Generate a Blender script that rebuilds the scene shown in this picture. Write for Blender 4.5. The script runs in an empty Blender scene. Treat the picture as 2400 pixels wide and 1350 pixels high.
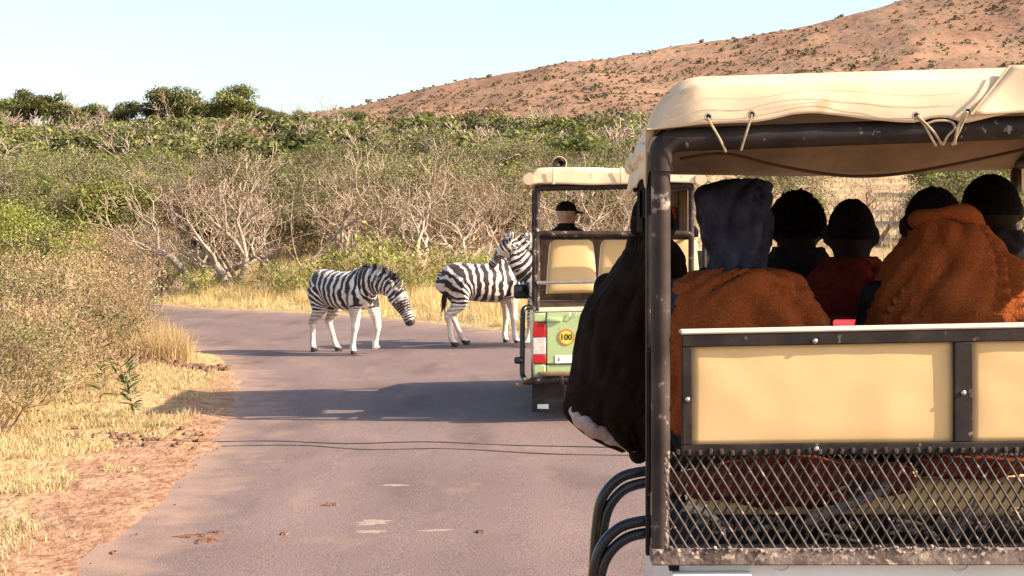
import bpy, bmesh, math, random
import numpy as np
from mathutils import Vector, Matrix, noise as mnoise

SC = bpy.context.scene
COL = SC.collection
R = math.radians

# ------------------------------------------------------------------ camera
F = 3500.0; HC = 2.2; HY = 501.0          # focal length in photo pixels, eye height, horizon row (2400 x 1350 photo)
cam = bpy.data.cameras.new('camera'); camo = bpy.data.objects.new('camera', cam); COL.objects.link(camo)
cam.sensor_width = 36.0; cam.lens = 36.0 * F / 2400.0
cam.shift_y = -(675.0 - HY) / 2400.0
cam.clip_start = 0.05; cam.clip_end = 6000
camo.location = (0, 0, HC); camo.rotation_euler = (R(90), 0, 0)
SC.camera = camo

# ------------------------------------------------------------------ light
SUN_AZ_BEHIND, SUN_EL = 14.0, 31.0
sv = Vector((math.cos(R(SUN_AZ_BEHIND)) * math.cos(R(SUN_EL)), -math.sin(R(SUN_AZ_BEHIND)) * math.cos(R(SUN_EL)), math.sin(R(SUN_EL))))
w = bpy.data.worlds.new('World'); SC.world = w; w.use_nodes = True
nt = w.node_tree
sky = nt.nodes.new('ShaderNodeTexSky'); sky.sky_type = 'NISHITA'; sky.sun_disc = False
sky.sun_elevation = R(SUN_EL); sky.sun_rotation = math.atan2(sv.x, sv.y)
sky.air_density = 1.0; sky.dust_density = 2.6; sky.ozone_density = 1.0; sky.altitude = 300
bg = nt.nodes['Background']; nt.links.new(sky.outputs[0], bg.inputs[0]); bg.inputs[1].default_value = 0.145
sl = bpy.data.lights.new('sun', 'SUN'); sl.energy = 5.0; sl.angle = R(0.55); sl.color = (1.0, 0.86, 0.70)
so = bpy.data.objects.new('sun', sl); COL.objects.link(so)
so.rotation_euler = (-sv).to_track_quat('-Z', 'Y').to_euler()
SC.view_settings.view_transform = 'Standard'; SC.view_settings.look = 'None'
SC.view_settings.exposure = 1.12; SC.view_settings.gamma = 1.0
SC.cycles.max_bounces = 6; SC.cycles.transparent_max_bounces = 6
SC.cycles.use_denoising = True

# ------------------------------------------------------------------ helpers
def P(px, py, d):
    return Vector(((px - 1200) / F * d, d, HC - (py - HY) / F * d))

ORIG = {}
def empty(name, loc):
    o = bpy.data.objects.new(name, None); COL.objects.link(o); o.location = loc
    o.empty_display_size = 0.1
    ORIG[o.name] = Vector(loc); return o

def tag(o, label=None, cat=None, group=None, kind=None):
    if label: o['label'] = label
    if cat: o['category'] = cat
    if group: o['group'] = group
    if kind: o['kind'] = kind
    return o

def np_mesh(name, V, Fc, smooth=False):
    """V (n,3), Fc: array (m,3|4) or list of such arrays"""
    me = bpy.data.meshes.new(name)
    V = np.asarray(V, dtype=np.float32)
    fl = Fc if isinstance(Fc, list) else [Fc]
    fl = [np.asarray(f, dtype=np.int32) for f in fl if len(f)]
    loops = np.concatenate([f.ravel() for f in fl])
    tot = np.concatenate([np.full(len(f), f.shape[1], dtype=np.int32) for f in fl])
    start = np.concatenate(([0], np.cumsum(tot)[:-1])).astype(np.int32)
    me.vertices.add(len(V)); me.vertices.foreach_set('co', V.ravel())
    me.loops.add(len(loops)); me.loops.foreach_set('vertex_index', loops)
    me.polygons.add(len(tot)); me.polygons.foreach_set('loop_start', start)
    try: me.polygons.foreach_set('loop_total', tot)
    except Exception: pass
    if smooth: me.polygons.foreach_set('use_smooth', np.ones(len(tot), dtype=bool))
    me.update(calc_edges=True)
    return me

def link(name, me, mat=None, parent=None, loc=None):
    o = bpy.data.objects.new(name, me); COL.objects.link(o)
    if mat is not None:
        me.materials.clear()
        for m in (mat if isinstance(mat, (list, tuple)) else [mat]): me.materials.append(m)
    if parent: o.parent = parent
    if loc is not None: o.location = loc
    return o

def fillet(pts, r, n=5):
    pts = [Vector(p) for p in pts]
    out = [pts[0]]
    for i in range(1, len(pts) - 1):
        a, b, c = pts[i - 1], pts[i], pts[i + 1]
        ra = min(r, (a - b).length * .49); rc = min(r, (c - b).length * .49)
        p0 = b + (a - b).normalized() * ra; p2 = b + (c - b).normalized() * rc
        for k in range(n + 1):
            t = k / n
            out.append(p0 * (1 - t) ** 2 + b * 2 * t * (1 - t) + p2 * t * t)
    out.append(pts[-1]); return out

def smooth_path(pts, n=6):
    """Catmull-Rom through points; tuples of any length"""
    A = np.array([list(p) for p in pts], dtype=float)
    A = np.vstack([2 * A[0] - A[1], A, 2 * A[-1] - A[-2]])
    out = []
    for i in range(1, len(A) - 2):
        p0, p1, p2, p3 = A[i - 1:i + 3]
        for k in range(n):
            t = k / n
            out.append(.5 * (2 * p1 + (p2 - p0) * t + (2 * p0 - 5 * p1 + 4 * p2 - p3) * t * t + (3 * p1 - p0 - 3 * p2 + p3) * t ** 3))
    out.append(A[-2]); return np.array(out)

class Geo:
    def __init__(s): s.v = []; s.f = []
    def add(s, V, Fs):
        o = len(s.v); s.v += [tuple(v) for v in V]; s.f += [tuple(i + o for i in f) for f in Fs]; return s
    def box(s, c, size, rot=None, bev=0.0, seg=2):
        bm = bmesh.new(); bmesh.ops.create_cube(bm, size=1.0)
        bmesh.ops.scale(bm, vec=Vector(size), verts=bm.verts)
        if bev > 0: bmesh.ops.bevel(bm, geom=bm.edges[:], offset=min(bev, min(size) * .45), segments=seg, affect='EDGES', profile=.5)
        if rot is not None: bmesh.ops.rotate(bm, cent=(0, 0, 0), matrix=rot, verts=bm.verts)
        bmesh.ops.translate(bm, vec=Vector(c), verts=bm.verts)
        bm.verts.index_update()
        s.add([v.co[:] for v in bm.verts], [[v.index for v in f.verts] for f in bm.faces]); bm.free(); return s
    def bar(s, a, b, wx, wy, bev=0.0, up=(0, 0, 1)):
        """box of section wx (along side) by wy (along up) from a to b"""
        a = Vector(a); b = Vector(b); d = (b - a); L = d.length; d.normalize()
        u = Vector(up); sd = d.cross(u)
        if sd.length < 1e-4: sd = d.cross(Vector((0, 1, 0)))
        sd.normalize(); u = sd.cross(d)
        M = Matrix((sd, d, u)).transposed()
        return s.box((a + b) / 2, (wx, L, wy), M, bev)
    def tube(s, pts, r, n=8, cap=True, sq=1.0, up=None):
        pts = [Vector(p[:3]) for p in pts]; m = len(pts)
        rr = list(r) if hasattr(r, '__len__') else [r] * m
        T = []
        for i in range(m):
            t = pts[min(i + 1, m - 1)] - pts[max(i - 1, 0)]
            T.append(t.normalized() if t.length > 1e-9 else Vector((0, 0, 1)))
        u = Vector(up) if up is not None else (Vector((0, 0, 1)) if abs(T[0].z) < .9 else Vector((1, 0, 0)))
        V = []; Fs = []
        for i in range(m):
            sd = T[i].cross(u)
            if sd.length < 1e-6: sd = T[i].cross(Vector((.3, .9, .2)))
            sd.normalize(); u2 = sd.cross(T[i]).normalized()
            if up is None: u = u2
            ri = rr[i]; ra, rb = (ri if hasattr(ri, '__len__') else (ri, ri * sq))
            for k in range(n):
                a = 2 * math.pi * k / n
                V.append(pts[i] + sd * (math.cos(a) * rb) + u2 * (math.sin(a) * ra))
        for i in range(m - 1):
            for k in range(n):
                k2 = (k + 1) % n
                Fs.append((i * n + k, i * n + k2, (i + 1) * n + k2, (i + 1) * n + k))
        if cap:
            Fs.append(tuple(range(n - 1, -1, -1))); Fs.append(tuple((m - 1) * n + k for k in range(n)))
        return s.add(V, Fs)
    def ell(s, c, r, seg=14, rings=9, rot=None):
        bm = bmesh.new(); bmesh.ops.create_uvsphere(bm, u_segments=seg, v_segments=rings, radius=1)
        bmesh.ops.scale(bm, vec=Vector(r if hasattr(r, '__len__') else (r, r, r)), verts=bm.verts)
        if rot is not None: bmesh.ops.rotate(bm, cent=(0, 0, 0), matrix=rot, verts=bm.verts)
        bmesh.ops.translate(bm, vec=Vector(c), verts=bm.verts); bm.verts.index_update()
        s.add([v.co[:] for v in bm.verts], [[v.index for v in f.verts] for f in bm.faces]); bm.free(); return s
    def torus(s, c, Rr, r, axis=(0, 1, 0), n=20, m=6):
        ax = Vector(axis).normalized(); u = ax.orthogonal().normalized(); v = ax.cross(u)
        pts = [Vector(c) + (u * math.cos(2 * math.pi * k / n) + v * math.sin(2 * math.pi * k / n)) * Rr for k in range(n)]
        V = []; Fs = []
        for k in range(n):
            e = (pts[k] - Vector(c)).normalized()
            for j in range(m):
                a = 2 * math.pi * j / m
                V.append(pts[k] + (e * math.cos(a) + ax * math.sin(a)) * r)
        for k in range(n):
            for j in range(m):
                k2 = (k + 1) % n; j2 = (j + 1) % m
                Fs.append((k * m + j, k * m + j2, k2 * m + j2, k2 * m + j))
        return s.add(V, Fs)
    def lathe(s, c, prof, axis=(1, 0, 0), n=24):
        """prof: list of (radius, along axis)"""
        ax = Vector(axis).normalized(); u = ax.orthogonal().normalized(); v = ax.cross(u)
        V = []; Fs = []
        for (r, h) in prof:
            for k in range(n):
                a = 2 * math.pi * k / n
                V.append(Vector(c) + ax * h + (u * math.cos(a) + v * math.sin(a)) * r)
        for i in range(len(prof) - 1):
            for k in range(n):
                k2 = (k + 1) % n
                Fs.append((i * n + k, i * n + k2, (i + 1) * n + k2, (i + 1) * n + k))
        Fs.append(tuple(range(n - 1, -1, -1))); Fs.append(tuple((len(prof) - 1) * n + k for k in range(n)))
        return s.add(V, Fs)
    def grid(s, rows, flip=False):
        m = len(rows); n = len(rows[0]); V = [p for r_ in rows for p in r_]; Fs = []
        for i in range(m - 1):
            for j in range(n - 1):
                q = (i * n + j, i * n + j + 1, (i + 1) * n + j + 1, (i + 1) * n + j)
                Fs.append(q[::-1] if flip else q)
        return s.add(V, Fs)
    def prism(s, poly, off):
        """extrude a planar polygon (list of 3-D points) by vector off"""
        off = Vector(off); n = len(poly); V = [Vector(p) for p in poly] + [Vector(p) + off for p in poly]
        Fs = [tuple(range(n - 1, -1, -1)), tuple(range(n, 2 * n))] + [(i, (i + 1) % n, n + (i + 1) % n, n + i) for i in range(n)]
        return s.add(V, Fs)
    def mesh(s, name, origin=(0, 0, 0), smooth=True, angle=38, recalc=True):
        me = bpy.data.meshes.new(name)
        o = Vector(origin)
        me.from_pydata([(v[0] - o.x, v[1] - o.y, v[2] - o.z) for v in s.v], [], s.f)
        if recalc:
            bm = bmesh.new(); bm.from_mesh(me); bmesh.ops.recalc_face_normals(bm, faces=bm.faces[:]); bm.to_mesh(me); bm.free()
        if smooth:
            me.polygons.foreach_set('use_smooth', np.ones(len(me.polygons), dtype=bool))
            me.set_sharp_from_angle(angle=R(angle))
        me.update(); return me
    def build(s, name, mat, parent=None, smooth=True, angle=38, recalc=True, root=None):
        """one mesh object; coordinates are world coordinates, the parent sits at ORIG"""
        org = Vector((0, 0, 0))
        if parent is not None:
            top = parent
            while top.parent: top = top.parent
            org = ORIG.get(top.name, Vector((0, 0, 0)))
            if top.get('heading'):                      # the vehicle stands turned a few degrees to the right
                k_ = top['heading']; s.v = [(v[0] + k_ * max(0., v[1] - 4.5), v[1], v[2]) for v in s.v]
        return link(name, s.mesh(name, org, smooth, angle, recalc), mat, parent)

def remesh(geo, voxel, it=3, fac=0.5, origin=(0, 0, 0)):
    me = geo.mesh('tmp', origin, smooth=False)
    o = bpy.data.objects.new('tmp', me); COL.objects.link(o)
    m = o.modifiers.new('r', 'REMESH'); m.mode = 'VOXEL'; m.voxel_size = voxel; m.use_smooth_shade = True
    if it:
        sm = o.modifiers.new('s', 'SMOOTH'); sm.factor = fac; sm.iterations = it
    dg = bpy.context.evaluated_depsgraph_get(); dg.update()
    res = bpy.data.meshes.new_from_object(o.evaluated_get(dg))
    bpy.data.objects.remove(o); bpy.data.meshes.remove(me)
    res.polygons.foreach_set('use_smooth', np.ones(len(res.polygons), dtype=bool))
    return res

def get_co(me):
    a = np.empty(len(me.vertices) * 3, dtype=np.float32); me.vertices.foreach_get('co', a); return a.reshape(-1, 3)
def set_attr(me, name, arr):
    a = me.attributes.new(name, 'FLOAT', 'POINT'); a.data.foreach_set('value', np.asarray(arr, dtype=np.float32))
def sstep(a, b, x):
    t = np.clip((np.asarray(x, dtype=float) - a) / (b - a), 0, 1); return t * t * (3 - 2 * t)

_rs = np.random.RandomState(5); _LAT = _rs.rand(256, 256)
def vnoise(x, y):
    xi = np.floor(x).astype(int); yi = np.floor(y).astype(int); fx = x - xi; fy = y - yi
    fx = fx * fx * (3 - 2 * fx); fy = fy * fy * (3 - 2 * fy)
    g = lambda a, b: _LAT[a & 255, b & 255]
    return (g(xi, yi) * (1 - fx) + g(xi + 1, yi) * fx) * (1 - fy) + (g(xi, yi + 1) * (1 - fx) + g(xi + 1, yi + 1) * fx) * fy
def fbm(x, y, o=4):
    s = 0; a = .5
    for i in range(o): s = s + a * vnoise(x * 2 ** i + 17.3 * i, y * 2 ** i + 9.1 * i); a *= .5
    return s / (1 - .5 ** o)          # 0..1

# ------------------------------------------------------------------ materials
def nodes(name):
    m = bpy.data.materials.new(name); m.use_nodes = True
    n = m.node_tree; b = n.nodes['Principled BSDF']
    return m, n, b, n.nodes.new, n.links.new
def c4(c): return (c[0], c[1], c[2], 1)

def pm(name, col, col2=None, rough=.8, scale=6., detail=6., lo=.35, hi=.65, bump=0., bscale=40., metal=0., spec=.4, sheen=0., col3=None, s3=30., t3=.62, coat=0., stretch=None, emis=None, es=1., bdist=.01):
    """principled with a two-colour noise, an optional speckle/wear colour and noise bump"""
    m, n, b, N, L = nodes(name)
    tc = N('ShaderNodeTexCoord'); src = tc.outputs['Object']
    if stretch:
        mp = N('ShaderNodeMapping'); mp.inputs['Scale'].default_value = stretch; L(src, mp.inputs[0]); src = mp.outputs[0]
    nz = N('ShaderNodeTexNoise'); nz.inputs['Scale'].default_value = scale; nz.inputs['Detail'].default_value = detail; L(src, nz.inputs['Vector'])
    rp = N('ShaderNodeValToRGB'); rp.color_ramp.elements[0].position = lo; rp.color_ramp.elements[1].position = hi
    c2 = col2 if col2 else tuple(min(1, c * 1.18) for c in col)
    rp.color_ramp.elements[0].color = c4(col); rp.color_ramp.elements[1].color = c4(c2)
    L(nz.outputs['Fac'], rp.inputs[0]); out = rp.outputs[0]
    if col3:
        n3 = N('ShaderNodeTexNoise'); n3.inputs['Scale'].default_value = s3; n3.inputs['Detail'].default_value = 5; L(src, n3.inputs['Vector'])
        r3 = N('ShaderNodeValToRGB'); r3.color_ramp.elements[0].position = t3; r3.color_ramp.elements[1].position = t3 + .06
        L(n3.outputs['Fac'], r3.inputs[0])
        mx = N('ShaderNodeMix'); mx.data_type = 'RGBA'; L(r3.outputs[0], mx.inputs[0]); L(out, mx.inputs[6]); mx.inputs[7].default_value = c4(col3); out = mx.outputs[2]
    L(out, b.inputs['Base Color'])
    b.inputs['Roughness'].default_value = rough; b.inputs['Metallic'].default_value = metal
    b.inputs['Specular IOR Level'].default_value = spec
    if sheen: b.inputs['Sheen Weight'].default_value = sheen; b.inputs['Sheen Roughness'].default_value = .5
    if coat: b.inputs['Coat Weight'].default_value = coat; b.inputs['Coat Roughness'].default_value = .1
    if bump:
        bn = N('ShaderNodeTexNoise'); bn.inputs['Scale'].default_value = bscale; bn.inputs['Detail'].default_value = 4; L(src, bn.inputs['Vector'])
        bp = N('ShaderNodeBump'); bp.inputs['Strength'].default_value = bump; bp.inputs['Distance'].default_value = bdist
        L(bn.outputs['Fac'], bp.inputs['Height']); L(bp.outputs[0], b.inputs['Normal'])
    if emis:
        b.inputs['Emission Color'].default_value = c4(emis); b.inputs['Emission Strength'].default_value = es
    return m

def leafmat(name, c1, c2, c3=None, trans=.3, rough=.6, objvar=.42):
    """leaf/blade faces: colour differs from leaf to leaf and a little from plant to plant"""
    m, n, b, N, L = nodes(name)
    g = N('ShaderNodeNewGeometry')
    rp = N('ShaderNodeValToRGB'); e = rp.color_ramp.elements
    e[0].color = c4(c1); e[1].color = c4(c2)
    if c3: k = e.new(.86); k.color = c4(c2); e[-1].color = c4(c3); e[-1].position = 1.0
    L(g.outputs['Random Per Island'], rp.inputs[0])
    tc = N('ShaderNodeTexCoord'); nz = N('ShaderNodeTexNoise'); nz.inputs['Scale'].default_value = .9; nz.inputs['Detail'].default_value = 2
    L(tc.outputs['Object'], nz.inputs['Vector'])
    oi = N('ShaderNodeObjectInfo')
    ad = N('ShaderNodeMath'); ad.operation = 'MULTIPLY_ADD'; ad.inputs[1].default_value = objvar * 1.6; L(oi.outputs['Random'], ad.inputs[0]); ad.inputs[2].default_value = 1 - objvar * .8
    ad2 = N('ShaderNodeMath'); ad2.operation = 'MULTIPLY_ADD'; L(nz.outputs['Fac'], ad2.inputs[0]); ad2.inputs[1].default_value = .5; ad2.inputs[2].default_value = .75
    mu = N('ShaderNodeMath'); mu.operation = 'MULTIPLY'; L(ad.outputs[0], mu.inputs[0]); L(ad2.outputs[0], mu.inputs[1])
    hs = N('ShaderNodeHueSaturation'); L(rp.outputs[0], hs.inputs['Color']); L(mu.outputs[0], hs.inputs['Value'])
    ah = N('ShaderNodeMath'); ah.operation = 'MULTIPLY_ADD'; L(oi.outputs['Random'], ah.inputs[0]); ah.inputs[1].default_value = .03; ah.inputs[2].default_value = .485
    L(ah.outputs[0], hs.inputs['Hue'])
    L(hs.outputs[0], b.inputs['Base Color']); b.inputs['Roughness'].default_value = rough; b.inputs['Specular IOR Level'].default_value = .25
    if trans:
        tr = N('ShaderNodeBsdfTranslucent'); L(hs.outputs[0], tr.inputs[0])
        mx = N('ShaderNodeMixShader'); mx.inputs[0].default_value = trans
        L(b.outputs[0], mx.inputs[1]); L(tr.outputs[0], mx.inputs[2]); L(mx.outputs[0], n.nodes['Material Output'].inputs[0])
    return m

M = {}
M['leaf_green'] = leafmat('leaf_green', (.082, .090, .018), (.185, .18, .042), (.29, .265, .09))
M['leaf_bright'] = leafmat('leaf_bright', (.135, .155, .026), (.28, .28, .055), (.42, .38, .12))
M['leaf_olive'] = leafmat('leaf_olive', (.11, .105, .03), (.22, .20, .07), (.36, .30, .14))
M['leaf_dry'] = leafmat('leaf_dry', (.22, .13, .06), (.42, .28, .135), (.56, .41, .225))
M['leaf_deep'] = leafmat('leaf_deep', (.035, .045, .012), (.10, .11, .028), (.17, .17, .05))
M['leaf_far'] = leafmat('leaf_far', (.09, .095, .026), (.20, .185, .06), (.33, .27, .125))
M['leaf_hill'] = leafmat('leaf_hill', (.145, .10, .052), (.24, .17, .092), None, trans=.1)
M['blade_yellow'] = leafmat('blade_yellow', (.44, .30, .125), (.65, .48, .235), (.76, .60, .36), trans=.35)
M['blade_short'] = leafmat('blade_short', (.44, .315, .145), (.64, .485, .265), (.33, .29, .10), trans=.3)
M['blade_tan'] = leafmat('blade_tan', (.36, .24, .12), (.56, .41, .22), (.66, .5, .3), trans=.3)
M['bark_grey'] = pm('bark_grey', (.23, .16, .11), (.47, .365, .275), rough=.95, scale=3, bump=.4, bscale=30)
M['bark_pale'] = pm('bark_pale', (.27, .19, .135), (.52, .405, .31), rough=.95, scale=3, bump=.4, bscale=30)
M['bark_dark'] = pm('bark_dark', (.10, .07, .05), (.25, .19, .145), rough=.95, scale=3, bump=.4, bscale=30)
M['twig'] = pm('twig', (.32, .21, .125), (.50, .36, .23), rough=.95, scale=2)
# ================================================================== SETTING
ROAD = smooth_path([(.3, -60), (.2, -20), (.12, 0), (.05, 10), (-.2, 16), (-1.15, 22), (-3.0, 27.5), (-6.3, 32.6), (-10.3, 36.6), (-12.9, 41), (-13.4, 46.5), (-14.6, 53), (-18.5, 60), (-27, 67), (-40, 73)], 14)
HW = 2.92
_tan = np.gradient(ROAD, axis=0); _tan /= np.linalg.norm(_tan, axis=1)[:, None]
_nor = np.stack([_tan[:, 1], -_tan[:, 0]], axis=1)          # to the right of travel
def lat(x, y):
    """signed lateral distance from the centre line (right positive)"""
    x = np.atleast_1d(np.asarray(x, float)); y = np.atleast_1d(np.asarray(y, float)); sh = x.shape
    q = np.stack([x.ravel(), y.ravel()], 1); out = np.empty(len(q))
    for i in range(0, len(q), 20000):
        d = q[i:i + 20000, None, :] - ROAD[None]; dd = (d ** 2).sum(2); k = dd.argmin(1); idx = np.arange(len(k))
        dk = d[idx, k]; side = np.sign((dk * _nor[k]).sum(1)); side[side == 0] = 1
        out[i:i + 20000] = np.sqrt(dd[idx, k]) * side
    return out.reshape(sh)
def tilt(x, y):
    """road surface: banked, falling to the left"""
    return .025 * (np.clip(x, -9, 5) - 1.1) + .0 * y
def ground(x, y, fine=True):
    x = np.atleast_1d(np.asarray(x, float)); y = np.atleast_1d(np.asarray(y, float))
    l = np.abs(lat(x, y)) - HW
    base = tilt(x, y)
    rise = .071 * np.clip(y - 47, 0, None) ** 1.0
    rise = np.where(y > 235, .071 * 188 - .06 * (y - 235), rise)
    rise = np.where(y > 420, .071 * 188 - .06 * 185, rise)
    und = (fbm(x * .03 + 3, y * .03) - .5) * np.clip((y - 45) * .045, 0, 3.2)
    leftbank = .10 * np.clip(-x - 5.5, 0, 9) * sstep(6, 14, y) * sstep(34, 26, y)
    off = np.clip(l, 0, None)
    verge = .05 * np.clip(off, 0, 3) + (fbm(x * 1.7, y * 1.7, 3) - .45) * .15 * sstep(-.25, .5, l) + (fbm(x * 5, y * 5, 2) - .5) * .05 * sstep(-.15, .3, l)
    z = base + verge + (rise + und + leftbank) * sstep(0, 7, off)
    return np.where(l < -.35, base - .06, np.where(l < -.05, base + verge - .045 * sstep(-.05, -.35, l), z))
def gz(x, y): return float(ground(x, y)[0])

# --- ground: one sheet, fine near the camera, reaching the horizon
xs = np.concatenate([-np.geomspace(2500, 90, 12), np.arange(-88, -14, 1.3), np.arange(-14, 5, .16), np.arange(5.2, 88, 1.3), np.geomspace(90, 2500, 12)])
ys = np.concatenate([[-400, -120, -40, -15, -5, 0, 3, 5.5], np.arange(7, 46, .2), np.geomspace(46.5, 250, 170), np.geomspace(256, 3500, 30)])
X, Y = np.meshgrid(xs, ys); Z = ground(X, Y)
n_, m_ = X.shape
V = np.stack([X.ravel(), Y.ravel(), Z.ravel()], 1)
ii = np.arange(n_ * m_).reshape(n_, m_)
Fq = np.stack([ii[:-1, :-1].ravel(), ii[:-1, 1:].ravel(), ii[1:, 1:].ravel(), ii[1:, :-1].ravel()], 1)
gme = np_mesh('ground', V, Fq, True)
L_ = np.abs(lat(X, Y)) - HW
set_attr(gme, 'soil', (sstep(2.0, .35, L_ + (fbm(X * .9, Y * .9) - .5) * 2.6) * sstep(27, 17, Y)).ravel())
set_attr(gme, 'wild', sstep(40, 70, Y).ravel())
def ground_mat():
    m, n, b, N, L = nodes('dry_ground')
    tc = N('ShaderNodeTexCoord'); o = tc.outputs['Object']
    def nz(s, d=5):
        k = N('ShaderNodeTexNoise'); k.inputs['Scale'].default_value = s; k.inputs['Detail'].default_value = d; L(o, k.inputs['Vector']); return k.outputs['Fac']
    def ramp(f, a, ca, c, cb):
        r = N('ShaderNodeValToRGB'); r.color_ramp.elements[0].position = a; r.color_ramp.elements[1].position = c
        r.color_ramp.elements[0].color = c4(ca); r.color_ramp.elements[1].color = c4(cb); L(f, r.inputs[0]); return r.outputs[0]
    def mix(f, a, c):
        k = N('ShaderNodeMix'); k.data_type = 'RGBA'; L(f, k.inputs[0]); L(a, k.inputs[6]); L(c, k.inputs[7]); return k.outputs[2]
    straw = ramp(nz(9), .32, (.30, .20, .085), .68, (.54, .40, .19))
    soil = ramp(nz(6), .3, (.22, .105, .055), .7, (.44, .25, .15))
    wild = ramp(nz(.35), .35, (.34, .225, .115), .66, (.56, .40, .225))
    at = N('ShaderNodeAttribute'); at.attribute_name = 'soil'; aw = N('ShaderNodeAttribute'); aw.attribute_name = 'wild'
    base = mix(aw.outputs['Fac'], straw, wild)
    ad = N('ShaderNodeMath'); ad.operation = 'MULTIPLY_ADD'; L(nz(3.5), ad.inputs[0]); ad.inputs[1].default_value = 1.1; ad.inputs[2].default_value = -.55
    a2 = N('ShaderNodeMath'); a2.operation = 'ADD'; a2.use_clamp = True; L(ad.outputs[0], a2.inputs[0]); L(at.outputs['Fac'], a2.inputs[1])
    mu = N('ShaderNodeMath'); mu.operation = 'MULTIPLY'; mu.use_clamp = True; L(a2.outputs[0], mu.inputs[0]); 
    st = N('ShaderNodeMath'); st.operation = 'MULTIPLY'; st.use_clamp = True; L(at.outputs['Fac'], st.inputs[0]); st.inputs[1].default_value = 1.6; L(st.outputs[0], mu.inputs[1])
    L(mix(mu.outputs[0], base, soil), b.inputs['Base Color']); b.inputs['Roughness'].default_value = .95; b.inputs['Specular IOR Level'].default_value = .15
    bp = N('ShaderNodeBump'); bp.inputs['Strength'].default_value = .9; bp.inputs['Distance'].default_value = .05; L(nz(14, 6), bp.inputs['Height']); L(bp.outputs[0], b.inputs['Normal'])
    return m
tag(link('ground', gme, ground_mat()), 'dry straw and red soil ground of the savanna around the road', None, None, 'structure')

# --- road: asphalt sheet swept along the centre line
nw = 26
lats = np.linspace(-HW, HW, nw)
dense = smooth_path(ROAD[::3], 6)
dt = np.gradient(dense, axis=0); dt /= np.linalg.norm(dt, axis=1)[:, None]; dn = np.stack([dt[:, 1], -dt[:, 0]], 1)
RX = dense[:, None, 0] + dn[:, None, 0] * lats; RY = dense[:, None, 1] + dn[:, None, 1] * lats
RZ = tilt(RX, RY) + .071 * np.clip(RY - 47, 0, None) * .8
Vr = np.stack([RX.ravel(), RY.ravel(), RZ.ravel()], 1); ir = np.arange(len(Vr)).reshape(RX.shape)
Fr = np.stack([ir[:-1, :-1].ravel(), ir[:-1, 1:].ravel(), ir[1:, 1:].ravel(), ir[1:, :-1].ravel()], 1)
rme = np_mesh('road', Vr, Fr, True)
set_attr(rme, 'edge', np.broadcast_to(np.abs(lats) / HW, RX.shape).ravel())
set_attr(rme, 'lateral', np.broadcast_to(lats, RX.shape).ravel())
def road_mat():
    m, n, b, N, L = nodes('asphalt')
    tc = N('ShaderNodeTexCoord'); o = tc.outputs['Object']
    def nz(s, d=5, st=None):
        k = N('ShaderNodeTexNoise'); k.inputs['Scale'].default_value = s; k.inputs['Detail'].default_value = d
        if st: mp = N('ShaderNodeMapping'); mp.inputs['Scale'].default_value = st; L(o, mp.inputs[0]); L(mp.outputs[0], k.inputs['Vector'])
        else: L(o, k.inputs['Vector'])
        return k.outputs['Fac']
    def ramp(f, a, ca, c, cb):
        r = N('ShaderNodeValToRGB'); r.color_ramp.elements[0].position = a; r.color_ramp.elements[1].position = c
        r.color_ramp.elements[0].color = c4(ca); r.color_ramp.elements[1].color = c4(cb); L(f, r.inputs[0]); return r.outputs[0]
    def mix(f, a, c, blend='MIX'):
        k = N('ShaderNodeMix'); k.data_type = 'RGBA'; k.blend_type = blend
        if hasattr(f, 'node'): L(f, k.inputs[0])
        else: k.inputs[0].default_value = f
        L(a, k.inputs[6]); L(c, k.inputs[7]); return k.outputs[2]
    base = ramp(nz(.45, 5), .3, (.176, .118, .100), .7, (.226, .156, .132))
    agg = ramp(nz(95, 3), .36, (.55, .55, .55), .66, (1.35, 1.32, 1.3))
    c = mix(1.0, base, agg, 'MULTIPLY')
    stain = ramp(nz(1.3, 6, (1, .35, 1)), .52, (1, 1, 1), .72, (.70, .68, .68))
    c = mix(1.0, c, stain, 'MULTIPLY')
    # wheel paths worn a little paler
    la = N('ShaderNodeAttribute'); la.attribute_name = 'lateral'
    sn = N('ShaderNodeMath'); sn.operation = 'SINE'; ml = N('ShaderNodeMath'); ml.operation = 'MULTIPLY_ADD'; L(la.outputs['Fac'], ml.inputs[0]); ml.inputs[1].default_value = 3.3; ml.inputs[2].default_value = .6
    L(ml.outputs[0], sn.inputs[0])
    wp = ramp(sn.outputs[0], .1, (.97, .97, .97), .95, (1.09, 1.08, 1.06)); c = mix(1.0, c, wp, 'MULTIPLY')
    dust = ramp(nz(2.2, 7, (1, .5, 1)), .60, (0, 0, 0), .78, (.5, .5, .5))
    dcol = N('ShaderNodeRGB'); dcol.outputs[0].default_value = (.33, .205, .14, 1)
    c = mix(dust, c, dcol.outputs[0])
    ed = N('ShaderNodeAttribute'); ed.attribute_name = 'edge'
    e1 = N('ShaderNodeMath'); e1.operation = 'MULTIPLY_ADD'; L(nz(2.6, 6), e1.inputs[0]); e1.inputs[1].default_value = .62; e1.inputs[2].default_value = -.31
    e2 = N('ShaderNodeMath'); e2.operation = 'ADD'; L(e1.outputs[0], e2.inputs[0]); L(ed.outputs['Fac'], e2.inputs[1])
    er = ramp(e2.outputs[0], .76, (0, 0, 0), 1.0, (.92, .92, .92))
    c = mix(er, c, dcol.outputs[0])
    L(c, b.inputs['Base Color']); b.inputs['Roughness'].default_value = .85; b.inputs['Specular IOR Level'].default_value = .3
    bp = N('ShaderNodeBump'); bp.inputs['Strength'].default_value = .5; bp.inputs['Distance'].default_value = .012; L(nz(70, 3), bp.inputs['Height']); L(bp.outputs[0], b.inputs['Normal'])
    return m
tag(link('road', rme, road_mat()), 'weathered asphalt road curving left through the bush', None, None, 'structure')

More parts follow.
